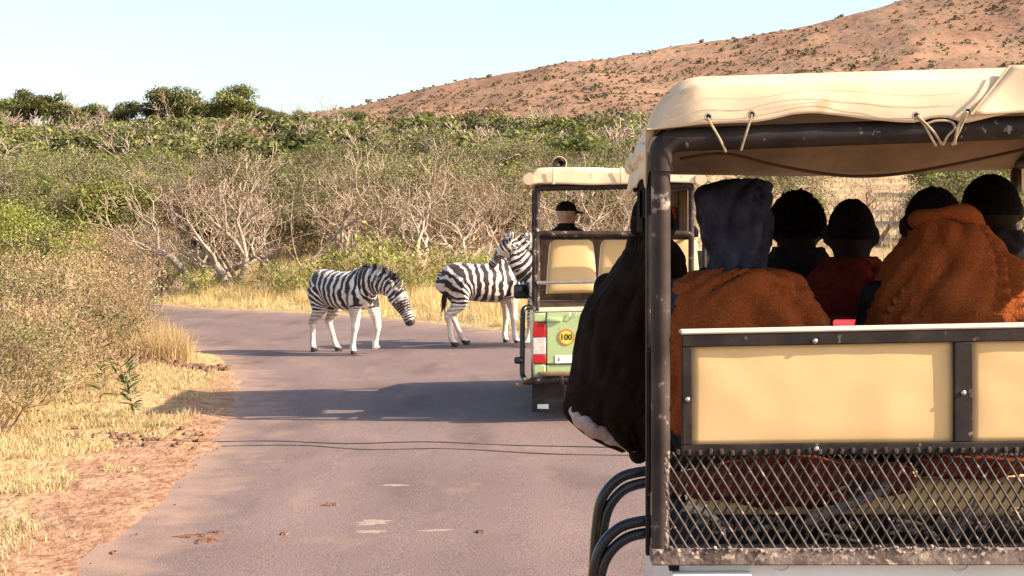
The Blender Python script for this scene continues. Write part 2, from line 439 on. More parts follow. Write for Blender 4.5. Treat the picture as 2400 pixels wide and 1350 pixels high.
# --- far hill
sil = np.array([(200, 330), (500, 300), (700, 275), (860, 244), (1000, 206), (1150, 181), (1300, 152), (1430, 137), (1600, 106), (1700, 96), (1800, 76), (1900, 56), (2000, 27), (2120, 2), (2400, -62), (3000, -150), (4200, -190), (6000, -150)])
YC = 760.0
hx = np.concatenate([np.linspace(-330, -60, 20), np.linspace(-50, 290, 150), np.linspace(300, 1100, 50)]); hy = np.concatenate([np.linspace(250, 800, 110), np.linspace(830, 1500, 14)])
HX, HYY = np.meshgrid(hx, hy)
def hillz(x, y):
    px = 1200 + x / YC * F
    crest = HC + (HY - np.interp(px, sil[:, 0], sil[:, 1])) * YC / F
    t = np.clip((y - 270) / (YC - 270), 0, 1)
    prof = .28 * t + .72 * t ** 1.35
    rough = (fbm(x * .012 + 5, y * .012) - .5) * 16 * np.sin(np.pi * np.clip(t, 0, 1)) + (fbm(x * .05, y * .05, 3) - .5) * 3.0
    gul = -6 * np.abs(np.sin(x * .021 + fbm(x * .008, y * .008) * 5)) * np.sin(np.pi * t)
    back = np.where(y > YC, -(y - YC) * .12, 0)
    return 2 + (crest - 2) * prof + rough + gul + back
hz = hillz(HX, HYY)
ih = np.arange(HX.size).reshape(HX.shape)
hme = np_mesh('hill', np.stack([HX.ravel(), HYY.ravel(), hz.ravel()], 1), np.stack([ih[:-1, :-1].ravel(), ih[:-1, 1:].ravel(), ih[1:, 1:].ravel(), ih[1:, :-1].ravel()], 1), True)
M['hill'] = pm('hill_grass', (.225, .118, .07), (.36, .205, .12), rough=.95, scale=.02, detail=8, lo=.33, hi=.68, bump=.6, bscale=.25, col3=(.22, .15, .085), s3=.10, t3=.56, bdist=1.5, spec=.1)
tag(link('hill', hme, M['hill']), 'reddish brown grassy hill rising to the right on the horizon', None, None, 'structure')
# ================================================================== VEGETATION
def cards(C, N_, size, asp, rs):
    """leaf quads (rhombs) at centres C facing N_"""
    n = len(C)
    r = rs.normal(size=(n, 3)); u = np.cross(N_, r); u /= np.linalg.norm(u, axis=1)[:, None] + 1e-9
    v = np.cross(N_, u); v /= np.linalg.norm(v, axis=1)[:, None] + 1e-9
    s = size * (.6 + .8 * rs.rand(n))[:, None]
    Vv = np.stack([C - u * s, C - v * s * asp + u * s * .1, C + u * s, C + v * s * asp + u * s * .1], 1).reshape(-1, 3)
    return Vv, np.arange(n * 4).reshape(n, 4)

def crown_np(seed, R_, H0, H1, nlobe, n, size, asp=.5, flat=.62, up=.5, shell=.55):
    """leaf cards in uneven lobes; R_ crown radius, from H0 to H1"""
    rs = np.random.RandomState(seed)
    Cs = []; Ns = []
    lob = []
    for i in range(nlobe):
        a = rs.rand() * 2 * np.pi; rad = R_ * math.sqrt(rs.rand()) * .72
        h = H0 + (H1 - H0) * (.30 + .55 * rs.rand()) * (1 - .35 * (rad / R_) ** 2)
        lob.append((rad * math.cos(a), rad * math.sin(a), h, R_ * (.24 + .26 * rs.rand())))
    wts = np.array([l[3] ** 2 for l in lob]); wts /= wts.sum()
    cnt = rs.multinomial(n, wts)
    for (x, y, h, r), k in zip(lob, cnt):
        d = rs.normal(size=(k, 3)); d /= np.linalg.norm(d, axis=1)[:, None]
        rr = (shell + (1 - shell) * rs.rand(k) ** .5) * (1 + .28 * rs.normal(size=k) * .5)
        # sub-clumps: pull towards a few random directions
        g = rs.normal(size=(9, 3)); g /= np.linalg.norm(g, axis=1)[:, None]
        j = rs.randint(0, 9, k); mixw = (.55 * rs.rand(k))[:, None]
        d = d * (1 - mixw) + g[j] * mixw; d /= np.linalg.norm(d, axis=1)[:, None]
        c = np.array([x, y, h]) + d * (rr * r)[:, None] * np.array([1, 1, flat])
        Cs.append(c); nn = d + np.array([0, 0, up]) + rs.normal(size=(k, 3)) * .55; Ns.append(nn / np.linalg.norm(nn, axis=1)[:, None])
    C = np.concatenate(Cs); N_ = np.concatenate(Ns)
    keep = C[:, 2] > H0 * .35 + .02
    return cards(C[keep], N_[keep], size, asp, rs)

def wood(seed, H, stems=3, spread=.5, r0=.07, depth=5, kids=(2, 3), twist=.5, minr=.008, upw=.12, base_r=.12, curl=.25):
    """trunks with forked, crooked limbs down to twigs; returns V, F arrays and the twig tips"""
    rng = random.Random(seed); Vs = []; Fs = []; tips = []
    def seg(a, b, ra, rb, n):
        d = (b - a).normalized(); u = d.orthogonal().normalized(); v = d.cross(u); o = len(Vs)
        for (p, r) in ((a, ra), (b, rb)):
            for k in range(n):
                t = 2 * math.pi * k / n; Vs.append(p + u * (math.cos(t) * r) + v * (math.sin(t) * r))
        for k in range(n):
            k2 = (k + 1) % n; Fs.append((o + k, o + k2, o + n + k2, o + n + k))
    def rec(p, d, L, r, lv):
        ns = 3 if lv < 3 else 2
        q = p; dd = d.copy()
        for i in range(ns):
            dd = (dd + Vector((rng.gauss(0, curl), rng.gauss(0, curl), rng.gauss(0, curl * .7) + upw * .4))).normalized()
            q2 = q + dd * (L / ns); ra = r * (1 - .35 * i / ns); rb = r * (1 - .35 * (i + 1) / ns)
            seg(q, q2, max(ra, minr), max(rb, minr), 6 if lv == 0 else (4 if lv < 3 else 3))
            if lv >= 1 and i < ns - 1 and lv < depth and rng.random() < .55:
                e = (dd + Vector((rng.gauss(0, 1), rng.gauss(0, 1), rng.gauss(.1, .6))) * .9).normalized()
                rec(q2, e, L * rng.uniform(.4, .65), rb * .55, min(lv + 2, depth))
            q = q2
        if lv >= depth: tips.append((q, dd)); return
        for k in range(rng.randint(*kids)):
            e = (dd + Vector((rng.gauss(0, 1), rng.gauss(0, 1), rng.gauss(upw, .55))) * twist).normalized()
            rec(q, e, L * rng.uniform(.62, .88), r * .60 * rng.uniform(.72, 1), lv + 1)
    for s in range(stems):
        a = rng.uniform(0, 2 * math.pi)
        d = Vector((math.cos(a) * spread * rng.uniform(.4, 1), math.sin(a) * spread * rng.uniform(.4, 1), 1)).normalized()
        rec(Vector((math.cos(a) * base_r, math.sin(a) * base_r, -.15)), d, H * rng.uniform(.26, .36), r0 * rng.uniform(.7, 1.1), 0)
    V = np.array([v[:] for v in Vs]); F_ = Fs
    f4 = np.array([f for f in F_], dtype=np.int32)
    return V, f4, tips

def wood_scaled(seed, H, **k):
    V, f, tips = wood(seed, H, **k)
    top = np.percentile(V[:, 2], 99.5); s = H / top
    V = V * np.array([s, s, s]); return V, f, [(t * s, d) for t, d in tips]

PROTO = {}
def proto(key, crown=None, trunk=None, cm=None, tm=None):
    PROTO[key] = dict(crown=np_mesh(key + '_crown', *crown) if crown is not None else None, trunk=np_mesh(key + '_trunk', *trunk) if trunk is not None else None, cm=cm, tm=tm)
    for k, m in (('crown', cm), ('trunk', tm)):
        if PROTO[key][k]: PROTO[key][k].materials.append(M[m])

def tip_leaves(tips, n, size, spread, seed, asp=.5):
    rs = np.random.RandomState(seed); T = np.array([t[:] for t, d in tips]); j = rs.randint(0, len(T), n)
    C = T[j] + rs.normal(size=(n, 3)) * spread; N_ = rs.normal(size=(n, 3)) + np.array([0, 0, .6]); N_ /= np.linalg.norm(N_, axis=1)[:, None]
    return cards(C, N_, size, asp, rs)

GREEN = []; OLIVE = []; BARE = []; DRY = []; ACACIA = []; WEED = []
for i in range(4):                                   # dense rounded green bushes (height about 3)
    V, f, t = wood_scaled(40 + i, 2.2, stems=4, spread=.8, r0=.06, depth=3, minr=.012)
    proto('green%d' % i, crown_np(10 + i, 2.0, .35, 3.0, 17, 9500, .062, flat=.68, shell=.35), (V, f), ['leaf_green', 'leaf_deep', 'leaf_green', 'leaf_bright'][i], 'bark_dark'); GREEN.append('green%d' % i)
for i in range(4):                                   # olive scrub, twigs showing
    V, f, t = wood_scaled(60 + i, 2.9, stems=5, spread=.8, r0=.05, depth=5, minr=.011, twist=.65)
    c = tip_leaves(t, 6200, .062, .21, 70 + i)
    proto('olive%d' % i, c, (V, f), 'leaf_olive', 'bark_grey'); OLIVE.append('olive%d' % i)
for i in range(6):                                   # leafless grey thorn trees
    V, f, t = wood_scaled(80 + i, 3.2, stems=2 + i % 3, spread=.5, r0=.10, depth=5, minr=.007, twist=.66, kids=(2, 2), curl=.34, upw=.30)
    c = tip_leaves(t, 1500, .024, .20, 90 + i)
    proto('bare%d' % i, c, (V, f), 'leaf_dry', ['bark_pale', 'bark_grey', 'bark_grey', 'bark_pale', 'bark_pale', 'bark_dark'][i]); BARE.append('bare%d' % i)
for i in range(4):                                   # dry brown shrubs of fine twigs
    V, f, t = wood_scaled(110 + i, 1.9, stems=10, spread=.95, r0=.018, depth=4, minr=.0045, twist=.6, base_r=.3, upw=.2)
    c = tip_leaves(t, 5200, .030, .15, 120 + i)
    proto('dry%d' % i, c, (V, f), ['leaf_dry', 'leaf_dry', 'leaf_olive', 'leaf_deep'][i], 'twig'); DRY.append('dry%d' % i)
for i in range(3):                                   # flat-topped thorn trees of the skyline
    V, f, t = wood_scaled(140 + i, 4.3, stems=2, spread=.4, r0=.10, depth=4, minr=.016, twist=.6)
    proto('acacia%d' % i, crown_np(150 + i, 2.3, 1.3, 5.2, 16, 4200, .115, flat=.55, shell=.3), (V, f), 'leaf_green', 'bark_grey'); ACACIA.append('acacia%d' % i)
for i in range(2):                                   # low leafy green weeds
    V, f, t = wood_scaled(170 + i, .9, stems=9, spread=.8, r0=.012, depth=3, minr=.004, twist=.5, base_r=.2)
    proto('weed%d' % i, tip_leaves(t, 1100, .038, .10, 175 + i, .55), (V, f), 'leaf_bright', 'twig'); WEED.append('weed%d' % i)

V, f, t = wood_scaled(47, 2.2, stems=4, spread=.8, r0=.06, depth=3, minr=.012)
proto('green9', crown_np(19, 2.0, .2, 3.0, 22, 26000, .030, flat=.7, shell=.3), (V, f), 'leaf_bright', 'bark_dark')
NAMES = dict(green='green_bush', olive='olive_scrub', bare='bare_tree', dry='dry_shrub', acacia='flat_topped_tree', weed='leafy_weed')
def plant(key, x, y, s, rz, label, cat, group=None, sz=None, dz=0):
    p = PROTO[key]; kind = key.rstrip('0123456789')
    e = empty(NAMES[kind], (x, y, gz(x, y) + dz)); e.rotation_euler = (0, 0, rz); e.scale = (s, s, sz or s)
    tag(e, label, cat, group)
    if p['trunk']: o = bpy.data.objects.new('trunk', p['trunk']); COL.objects.link(o); o.parent = e
    if p['crown']: o = bpy.data.objects.new('crown', p['crown']); COL.objects.link(o); o.parent = e
    return e

rng = random.Random(11)
placed = []
def at(px, d): return ((px - 1200) / F * d, d)

# ---- the row of leafless trees behind the bend (each placed from the photo)
row = [(395, 47, 1, .85), (470, 45, 2, 1.15), (545, 43, 4, 1.30), (590, 44, 3, 1.15), (680, 46.5, 0, 1.0), (800, 43.2, 1, 1.28), (845, 46, 3, .95), (930, 47.5, 5, 1.05), (985, 43.2, 4, 1.25), (1065, 47, 2, 1.05), (1165, 46, 3, 1.0), (1225, 52, 5, 1.1)]
ordn = ['first', 'second', 'third', 'fourth', 'fifth', 'sixth', 'seventh', 'eighth', 'ninth', 'tenth', 'eleventh', 'twelfth', 'thirteenth', 'fourteenth', 'fifteenth', 'sixteenth', 'seventeenth']
for i, (px, d, k, s) in enumerate(row):
    x, y = at(px, d)
    plant(BARE[k], x, y, s, rng.uniform(0, 6.28), '%s leafless grey thorn tree from the left in the row behind the road bend' % ordn[i], 'tree', 'leafless trees behind the bend')
    placed.append((x, y, 1.3 * s))
for i, (px, d, k, s) in enumerate([(1300, 50, 1, 1.05), (1345, 58, 3, 1.1), (1440, 47, 2, 1.05), (1690, 52, 0, .85), (1605, 48, 4, .95), (1960, 60, 5, .8)]):
    x, y = at(px, d)
    plant(BARE[k], x, y, s, rng.uniform(0, 6.28), ['leafless grey tree seen through the green jeep, left of the capped man', 'pale leafless tree just behind the capped man in the green jeep', 'pale forked leafless tree seen in the middle of the green jeep opening', 'leafless tree behind the hooded passenger, right of the green jeep', 'leafless tree beside the red haired passenger in the green jeep', 'small leafless tree on the slope seen under the near canopy'][i], 'tree', 'leafless trees beyond the vehicles')
    placed.append((x, y, 1.3 * s))

# ---- prominent single bushes
for (key, px, d, s, sz, label) in [
    ('green3', 268, 66, 1.45, 1.32, 'big rounded green bush on the slope at left, largest green crown'),
    ('green9', 30, 33, .95, 1.0, 'yellow green bush at the left photo edge above the dry thicket'),
    ('green1', 575, 102, 1.05, 1.0, 'dark green bush above the tall bare trees, left of two'),
    ('green2', 690, 96, .95, .95, 'dark green bush above the tall bare trees, right of two'),
    ('green1', 385, 118, .95, 1.0, 'green bush right behind the big rounded green bush'),
    ('green3', 1300, 108, 1.1, 1.0, 'bright green bush directly above the green jeep canopy'),
    ('green2', 1375, 96, 1.1, .9, 'wide green bush above the green jeep canopy to the right'),
    ('green1', 1310, 66, .85, .85, 'dark green bush behind the capped man in the green jeep'),
    ('green0', 2390, 78, 1.0, 1.2, 'green bush at the right photo edge under the near canopy'),
    ('green2', 2235, 82, .6, .8, 'small green bush seen between the two right passenger heads'),
    ('green3', 1905, 72, .5, .45, 'low green bush seen above the shaven passenger head'),
]:
    x, y = at(px, d); plant(key, x, y, s, rng.uniform(0, 6.28), label, 'bush', None, sz); placed.append((x, y, 2 * s))

# ---- trees on the skyline
skl = sorted([(-5, 219, 2, 1.35), (28, 224, 0, 1.5), (62, 228, 1, 1.55), (98, 222, 2, 1.75), (128, 226, 0, 1.3), (165, 229, 1, 1.1), (192, 224, 2, 1.55), (222, 227, 0, 1.2), (262, 230, 1, 1.0), (292, 226, 0, 1.3), (335, 224, 2, 1.25), (372, 226, 0, 1.5), (408, 222, 1, 1.75), (436, 227, 2, 1.6), (470, 228, 0, 1.45), (505, 226, 2, 1.6), (540, 225, 0, 1.7), (572, 229, 1, 1.45), (610, 230, 1, 1.2), (648, 224, 2, 1.1), (690, 228, 0, .95), (845, 224, 1, 1.15), (895, 226, 2, 1.05), (815, 229, 0, 1.1)])
for i, (px, d, k, s) in enumerate(skl):
    x, y = at(px, d); plant(ACACIA[k], x, y, s, rng.uniform(0, 6.28), '%s green tree from the left along the skyline ridge' % (ordn + ['eighteenth', 'nineteenth', 'twentieth', 'twenty-first', 'twenty-second', 'twenty-third', 'twenty-fourth'])[i], 'tree', 'trees on the skyline', s * rng.uniform(.85, 1.1)); placed.append((x, y, 1.6 * s))
for px, d, k, s, label in [(712, 226, 3, 1.9, 'dead leafless snag standing against the sky'), (775, 226, 4, 2.2, 'purplish leafless tree on the skyline right of the dead snag')]:
    x, y = at(px, d); plant(BARE[k], x, y, s, 1.0, label, 'tree', 'trees on the skyline'); placed.append((x, y, 2))

# ---- near thicket on the left bank (dry shrubs) and along the far verge
dl = [(30, 17.5, 0, .62), (110, 19, 1, .58), (-40, 15.5, 2, .62), (170, 21, 3, .58), (60, 22, 2, .75), (225, 24, 0, .58), (130, 25, 1, .78), (10, 26, 3, .85), (280, 27, 2, .5), (200, 29, 0, .75), (90, 30, 1, .85), (250, 33, 3, .72), (160, 34, 2, .9), (30, 36, 0, .95), (290, 40, 1, .7), (225, 42, 3, .9), (110, 43, 1, 1.0), (-10, 41, 2, 1.05), (180, 50, 0, 1.0), (320, 52, 2, .8), (60, 54, 3, 1.1), (250, 58, 1, 1.0), (-30, 60, 0, 1.1)]
ORD = lambda n: ['first', 'second', 'third', 'fourth', 'fifth', 'sixth', 'seventh', 'eighth', 'ninth', 'tenth', 'eleventh', 'twelfth', 'thirteenth', 'fourteenth', 'fifteenth', 'sixteenth', 'seventeenth', 'eighteenth', 'nineteenth', 'twentieth'][n] if n < 20 else '%dth' % (n + 1)
for where, a, b in (('front', 0, 23), ('middle', 23, 37), ('back', 37, 99)):
    for i, (px, d, k, s) in enumerate(sorted(t for t in dl if a <= t[1] < b)):
        x, y = at(px, d)
        plant(DRY[k], x, y, s, rng.uniform(0, 6.28), '%s dry twiggy shrub from the left in the %s of the left thicket' % (ORD(i), where), 'shrub', '%s shrubs of the left thicket' % where); placed.append((x, y, 1.0 * s))
wl = [(375, 46, 0, 1.0, 'leafy green weed beside the far piece of road'), (255, 26, 1, .72, 'green leafy shrub in the thicket by the yellow grass'), (700, 40, 1, .9, 'green weed just left of the walking zebra'), (740, 41, 0, .95, 'green weed directly behind the walking zebra rump'), (880, 41.5, 1, 1.6, 'tall yellow green weed behind the walking zebra neck'), (815, 42, 0, 1.15, 'green weed behind the walking zebra back'), (930, 40.5, 0, .9, 'green weed above the lowered zebra head'), (460, 42.5, 1, .8, 'low green weed left of the bare tree row on the verge'), (1000, 39, 1, .8, 'green weed between the two zebra groups'), (655, 41, 0, .85, 'green weed at the foot of the fifth bare tree'), (985, 42.5, 0, 1.2, 'leafy yellow green weed under the ninth bare tree'), (1090, 43, 1, 1.0, 'yellow green weed above the broadside zebra rump'), (1150, 42, 0, .9, 'yellow green weed above the broadside zebra back'), (845, 40.3, 1, .8, 'small weed right behind the walking zebra withers'), (600, 43, 0, .8, 'small green weed in the shade of the bare tree row')]
for px, d, k, s, label in wl:
    x, y = at(px, d); plant(WEED[k], x, y, s, rng.uniform(0, 6.28), label, 'weed', 'green weeds on the verge')

# ---- the wooded slope: individuals first (nearest), then one mass
zones = [(-1e9, 330, 'at the left'), (330, 640, 'left of centre'), (640, 980, 'above the walking zebra'), (980, 1240, 'above the standing zebras'), (1240, 1560, 'behind the green jeep'), (1560, 1e9, 'beyond the near vehicle')]
cand = []
rs = np.random.RandomState(3)
tries = 0
grid_cells = {}
def ok(x, y, r):
    for (a, b_, c) in placed:
        if (x - a) ** 2 + (y - b_) ** 2 < (.52 * (r + c)) ** 2: return False
    return True
while tries < 16000 and len(cand) < 1500:
    tries += 1
    d = math.sqrt(rs.uniform(57 ** 2, 232 ** 2)) if rs.rand() < .75 else rs.uniform(58, 140)
    px = rs.uniform(-120, 2520)
    x, y = at(px, d)
    if abs(float(lat(x, y)[0])) < 4.5: continue
    sparse = px > 1580
    if sparse and rs.rand() < (.97 if d < 140 else .8): continue
    s = rs.uniform(.7, 1.2) * (1.1 if d > 90 else .95) * (1.3 if d > 180 else 1)
    if not ok(x, y, 1.75 * s): continue
    placed.append((x, y, 1.75 * s)); cand.append((px, d, x, y, s))
cand.sort(key=lambda c: c[1])
vis = [c for c in cand if -60 < c[0] < 1600 or (c[0] < 2460 and c[1] < 110)]
ind = vis[:255]; rest = [c for c in cand if c not in set(ind)]
PL = {}
for (px, d, x, y, s) in ind:
    u = rs.rand(); nz_ = float(fbm(np.array([x * .03]), np.array([y * .03]))[0])
    pg = .34 + (.25 if nz_ > .52 else -.12) - (.15 if d < 70 else 0) + (.3 if px > 1560 else 0)
    kind = 'green' if u < pg else ('olive' if u < pg + .40 else ('bare' if u < .93 else 'dry'))
    key = {'green': GREEN, 'olive': OLIVE, 'bare': BARE, 'dry': DRY}[kind]; key = key[rs.randint(len(key))]
    zn = [z for z in zones if z[0] <= px < z[1]][0][2]
    band = 'low' if d < 85 else ('halfway up' if d < 140 else 'high')
    ss = s * (1.3 if kind == 'dry' else 1.0) * (1.08 if kind == 'bare' else .98)
    PL.setdefault((kind, band, zn), []).append((px, key, x, y, ss, rs.uniform(0, 6.28), ss * rs.uniform(.75, 1.1)))
for (kind, band, zn), lst in PL.items():
    ph = {'green': 'green bush', 'olive': 'olive scrub', 'bare': 'leafless tree', 'dry': 'dry shrub'}[kind]
    for i, (px, key, x, y, ss, rz, szz) in enumerate(sorted(lst)):
        plant(key, x, y, ss, rz, ('%s %s from the left, %s on the slope %s' % (ORD(i), ph, band, zn)) if len(lst) > 1 else 'only %s %s on the slope %s' % (ph, band, zn), {'green': 'bush', 'olive': 'scrub', 'bare': 'tree', 'dry': 'shrub'}[kind], '%s %s on the slope %s' % (ph, band, zn), szz)
# the far rest of the slope: one mass of crowns, and their bare twigs
def bake(items, key_fn, name, label, mat):
    Vs = []; F3 = []; off = 0
    for it in items:
        V, f, sc, x, y, rz, szz = key_fn(it)
        c, s_ = math.cos(rz), math.sin(rz)
        W = np.stack([(V[:, 0] * c - V[:, 1] * s_) * sc + x, (V[:, 0] * s_ + V[:, 1] * c) * sc + y, V[:, 2] * szz + gz(x, y)], 1)
        Vs.append(W); F3.append(f + off); off += len(W)
    o = link(name, np_mesh(name, np.concatenate(Vs), np.concatenate(F3)), M[mat]); return tag(o, label, 'bush', None, 'stuff')
far_c = [crown_np(300 + i, 1.9, .3, 3.0, 12, 640, .19, flat=.66, shell=.35) for i in range(4)]
far_w = [wood_scaled(330 + i, 3.0, stems=3, spread=.8, r0=.06, depth=3, minr=.02, twist=.7)[:2] for i in range(3)]
A = [c for i, c in enumerate(rest) if i % 8 != 1]; B = [c for i, c in enumerate(rest) if i % 5 == 1]
fk = lambda it: (*far_c[rs.randint(4)], it[4] * 1.05, it[2], it[3], rs.uniform(0, 6.28), it[4] * rs.uniform(.7, 1.1))
bake([c for i, c in enumerate(A) if i % 2], fk, 'distant_bush', 'mass of olive bushes covering the upper slope to the skyline', 'leaf_far')
bake([c for i, c in enumerate(A) if i % 4 == 0], fk, 'distant_green_bush', 'mass of green bushes scattered over the upper slope', 'leaf_green')
bake([c for i, c in enumerate(A) if i % 8 == 2], fk, 'distant_dark_bush', 'mass of dark green bushes scattered over the upper slope', 'leaf_deep')
bake([c for i, c in enumerate(A) if i % 8 == 6], fk, 'distant_dry_bush', 'mass of dry tan bushes scattered over the upper slope', 'leaf_dry')
bake(B, lambda it: (*far_w[rs.randint(3)], it[4], it[2] + 1, it[3], rs.uniform(0, 6.28), it[4]), 'distant_bare_wood', 'grey leafless branches among the bushes of the upper slope', 'bark_grey')

# ---- scrub on the far hill
nh = 6500
qx = rs.uniform(-110, 300, nh * 2); qy = rs.uniform(330, 770, nh * 2)
den = fbm(qx * .022, qy * .022, 4); keepm = den + rs.normal(size=nh * 2) * .09 > .46
qx, qy = qx[keepm][:nh], qy[keepm][:nh]; qz = hillz(qx, qy)
hc_ = [crown_np(400 + i, 1.0, .05, 1.0, 5, 24, .48, flat=.7, shell=.2) for i in range(5)]
Vs = []; Fs_ = []; off = 0
for x, y, z in zip(qx, qy, qz):
    V, f = hc_[rs.randint(5)]; s = rs.uniform(.4, 1.15) * (2.0 if rs.rand() < .10 else 1)
    Vs.append(V * np.array([s, s, s * rs.uniform(.7, 1.1)]) + np.array([x, y, z - .1])); Fs_.append(f + off); off += len(V)
tag(link('hill_scrub', np_mesh('hill_scrub', np.concatenate(Vs), np.concatenate(Fs_)), M['leaf_hill']), 'dark scrub dotted over the reddish far hill', 'scrub', None, 'stuff')

# ------------------------------------------------------------------ grass
def blades(x, y, h, wdt, lean, seed, z=None):
    r = np.random.RandomState(seed); n = len(x)
    z = ground(x, y) if z is None else z
    a = r.uniform(0, 2 * np.pi, n); la = r.uniform(0, 2 * np.pi, n); ln = np.abs(r.normal(size=n)) * lean
    B0 = np.stack([x, y, z - .02], 1); sd = np.stack([np.cos(a), np.sin(a), 0 * a], 1) * (wdt * (.6 + .8 * r.rand(n)))[:, None]
    dr = np.stack([np.cos(la), np.sin(la), 0 * la], 1)
    mid = B0 + dr * (h * ln * .35)[:, None] + np.stack([0 * h, 0 * h, h * .55], 1)
    tip = B0 + dr * (h * ln * 1.1)[:, None] + np.stack([0 * h, 0 * h, h * np.clip(1 - .3 * ln, .3, 1)], 1)
    V = np.stack([B0 - sd, B0 + sd, mid + sd * .7, mid - sd * .7, tip], 1).reshape(-1, 3)
    b = np.arange(n)[:, None] * 5
    return V, np.concatenate([b + np.array([[0, 1, 2]]), b + np.array([[0, 2, 3]]), b + np.array([[3, 2, 4]])])
def tufts(n, per, box, accept, spread, seed):
    r = np.random.RandomState(seed); tx = r.uniform(box[0], box[1], n * 8); ty = r.uniform(box[2], box[3], n * 8)
    k = accept(tx, ty, r); tx, ty = tx[k][:n], ty[k][:n]
    s = r.uniform(.5, 1.3, len(tx))
    x = np.repeat(tx, per) + r.normal(size=len(tx) * per) * spread; y = np.repeat(ty, per) + r.normal(size=len(tx) * per) * spread
    return x, y, np.repeat(s, per) * r.uniform(.6, 1.15, len(x))
def inview(x, y, m=.02): return (x / y > -.343 - m) & (x / y < .343 + m)
# short dry turf on the left verge
x, y, s = tufts(5200, 11, (-9, -2.8, 8.5, 24), lambda a, b, r: inview(a, b) & (lat(a, b) < -HW - .18 - r.rand(len(a)) * .5) & (fbm(a * .9 + 2, b * .9) + .12 * np.clip(-lat(a, b) - HW - 1.0, -1, 2) - .05 * (b < 12) > .44), .05, 21)
k = lat(x, y) < -HW + .05; x, y, s = x[k], y[k], s[k]
tag(link('short_grass', np_mesh('short_grass', *blades(x, y, .105 * s, .0045, .8, 22)), M['blade_short']), 'short dry grass on the verge left of the road', 'grass', None, 'stuff')
# tall yellow grass on the inside of the bend and on the left bank
x, y, s = tufts(2600, 26, (-13, -3, 11, 36), lambda a, b, r: inview(a, b) & (((lat(a, b) < -HW - .5) & (b > 23.2) & (lat(a, b) > -6.8)) | ((lat(a, b) < -HW - 2.1 - .6 * r.rand(len(a))) & (b > 11.5) & (fbm(a * .5, b * .5) > .45))), .09, 23)
k = lat(x, y) < -HW - .15; x, y, s = x[k], y[k], s[k]
tag(link('tall_yellow_grass', np_mesh('tall_yellow_grass', *blades(x, y, .52 * s, .0042, .55, 24)), M['blade_yellow']), 'tall yellow grass on the left bank inside the road bend', 'grass', None, 'stuff')
# grass strip along the outer edge of the bend and below the trees
x, y, s = tufts(4200, 18, (-17, 9, 26, 62), lambda a, b, r: inview(a, b) & (lat(a, b) > HW + .1 + .4 * r.rand(len(a))) & (lat(a, b) < 16) & (r.rand(len(a)) < np.where(lat(a, b) < HW + 3, 1, .35)), .10, 25)
k = lat(x, y) > HW + .02; x, y, s = x[k], y[k], s[k]
hgt = np.where(lat(x, y) < HW + 1.2, .24, .42) * s
tag(link('verge_grass', np_mesh('verge_grass', *blades(x, y, hgt, .0055, .6, 26)), M['blade_yellow']), 'pale yellow grass along the outer edge of the bend', 'grass', None, 'stuff')
# tan grass on the slope
x, y, s = tufts(4200, 10, (-60, 60, 46, 150), lambda a, b, r: inview(a, b) & (np.abs(lat(a, b)) > 4) & (r.rand(len(a)) < (60 / b) ** 1.3), .3, 27)
tag(link('slope_grass', np_mesh('slope_grass', *blades(x, y, .55 * s, .016, .6, 28)), M['blade_tan']), 'tan grass between the bushes of the slope', 'grass', None, 'stuff')
# long dry stalks mixed through the thicket
x, y, s = tufts(900, 9, (-14, -5, 14, 34), lambda a, b, r: inview(a, b) & (lat(a, b) < -HW - 2.6), .16, 29)
tag(link('dry_stalks', np_mesh('dry_stalks', *blades(x, y, .95 * s, .0038, .75, 30)), M['blade_tan']), 'long dry grass stalks standing in the left thicket', 'grass', None, 'stuff')

# ---- young leafy plants on the left verge: every leaf a piece of its own
M['leaf_plant'] = leafmat('leaf_plant', (.05, .085, .018), (.12, .165, .04), None, trans=.3)
lf = Geo(); pts = []
rows = []
for i in range(5):
    t = i / 4; wv = .011 * math.sin(math.pi * (.08 + .9 * t)) ; rows.append([(-wv, .105 * t, -.012 * t * t * 2 + .002), (0, .105 * t, -.012 * t * t * 2), (wv, .105 * t, -.012 * t * t * 2 + .002)])
lf.grid(rows); leaf_me = lf.mesh('leaf', recalc=False); leaf_me.materials.append(M['leaf_plant'])
def leafy(px, py, d, h, label, seed, nst, lean):
    r = random.Random(seed); x, y = at(px, d); e = empty('leafy_plant', (x, y, gz(x, y))); tag(e, label, 'plant')
    for s_ in range(nst):
        a = r.uniform(0, 6.28); L_ = h * r.uniform(.65, 1)
        tip = Vector((lean[0] + math.cos(a) * .22 * L_, math.sin(a) * .16 * L_, L_)); mid = tip * .5 + Vector((r.uniform(-.03, .03), 0, L_ * .06))
        path = [Vector((0, 0, -.02)), mid, tip]; path = [Vector(p) for p in smooth_path(path, 5)]
        g = Geo().tube([p + e.location for p in path], [.006 * (1 - .6 * i / len(path)) for i in range(len(path))], 5); g.build('stem', M['twig'], e)
        for i in range(13):
            t = .25 + .75 * i / 12; p = path[min(len(path) - 1, int(t * (len(path) - 1)))]
            o = bpy.data.objects.new('leaf', leaf_me); COL.objects.link(o); o.parent = e; o.location = p
            o.rotation_euler = (r.uniform(.1, .9) if t < .95 else 1.1, r.uniform(-.5, .5), r.uniform(0, 6.28)); sc = r.uniform(1.0, 1.7); o.scale = (sc, sc, sc)
leafy(318, 965, 16.6, .74, 'young green plant with narrow leaves on the verge by the jeep shadow', 3, 7, (-.14, 0))
leafy(235, 905, 17.6, .70, 'slimmer green plant with narrow leaves left of the leafier one', 8, 3, (-.02, 0))

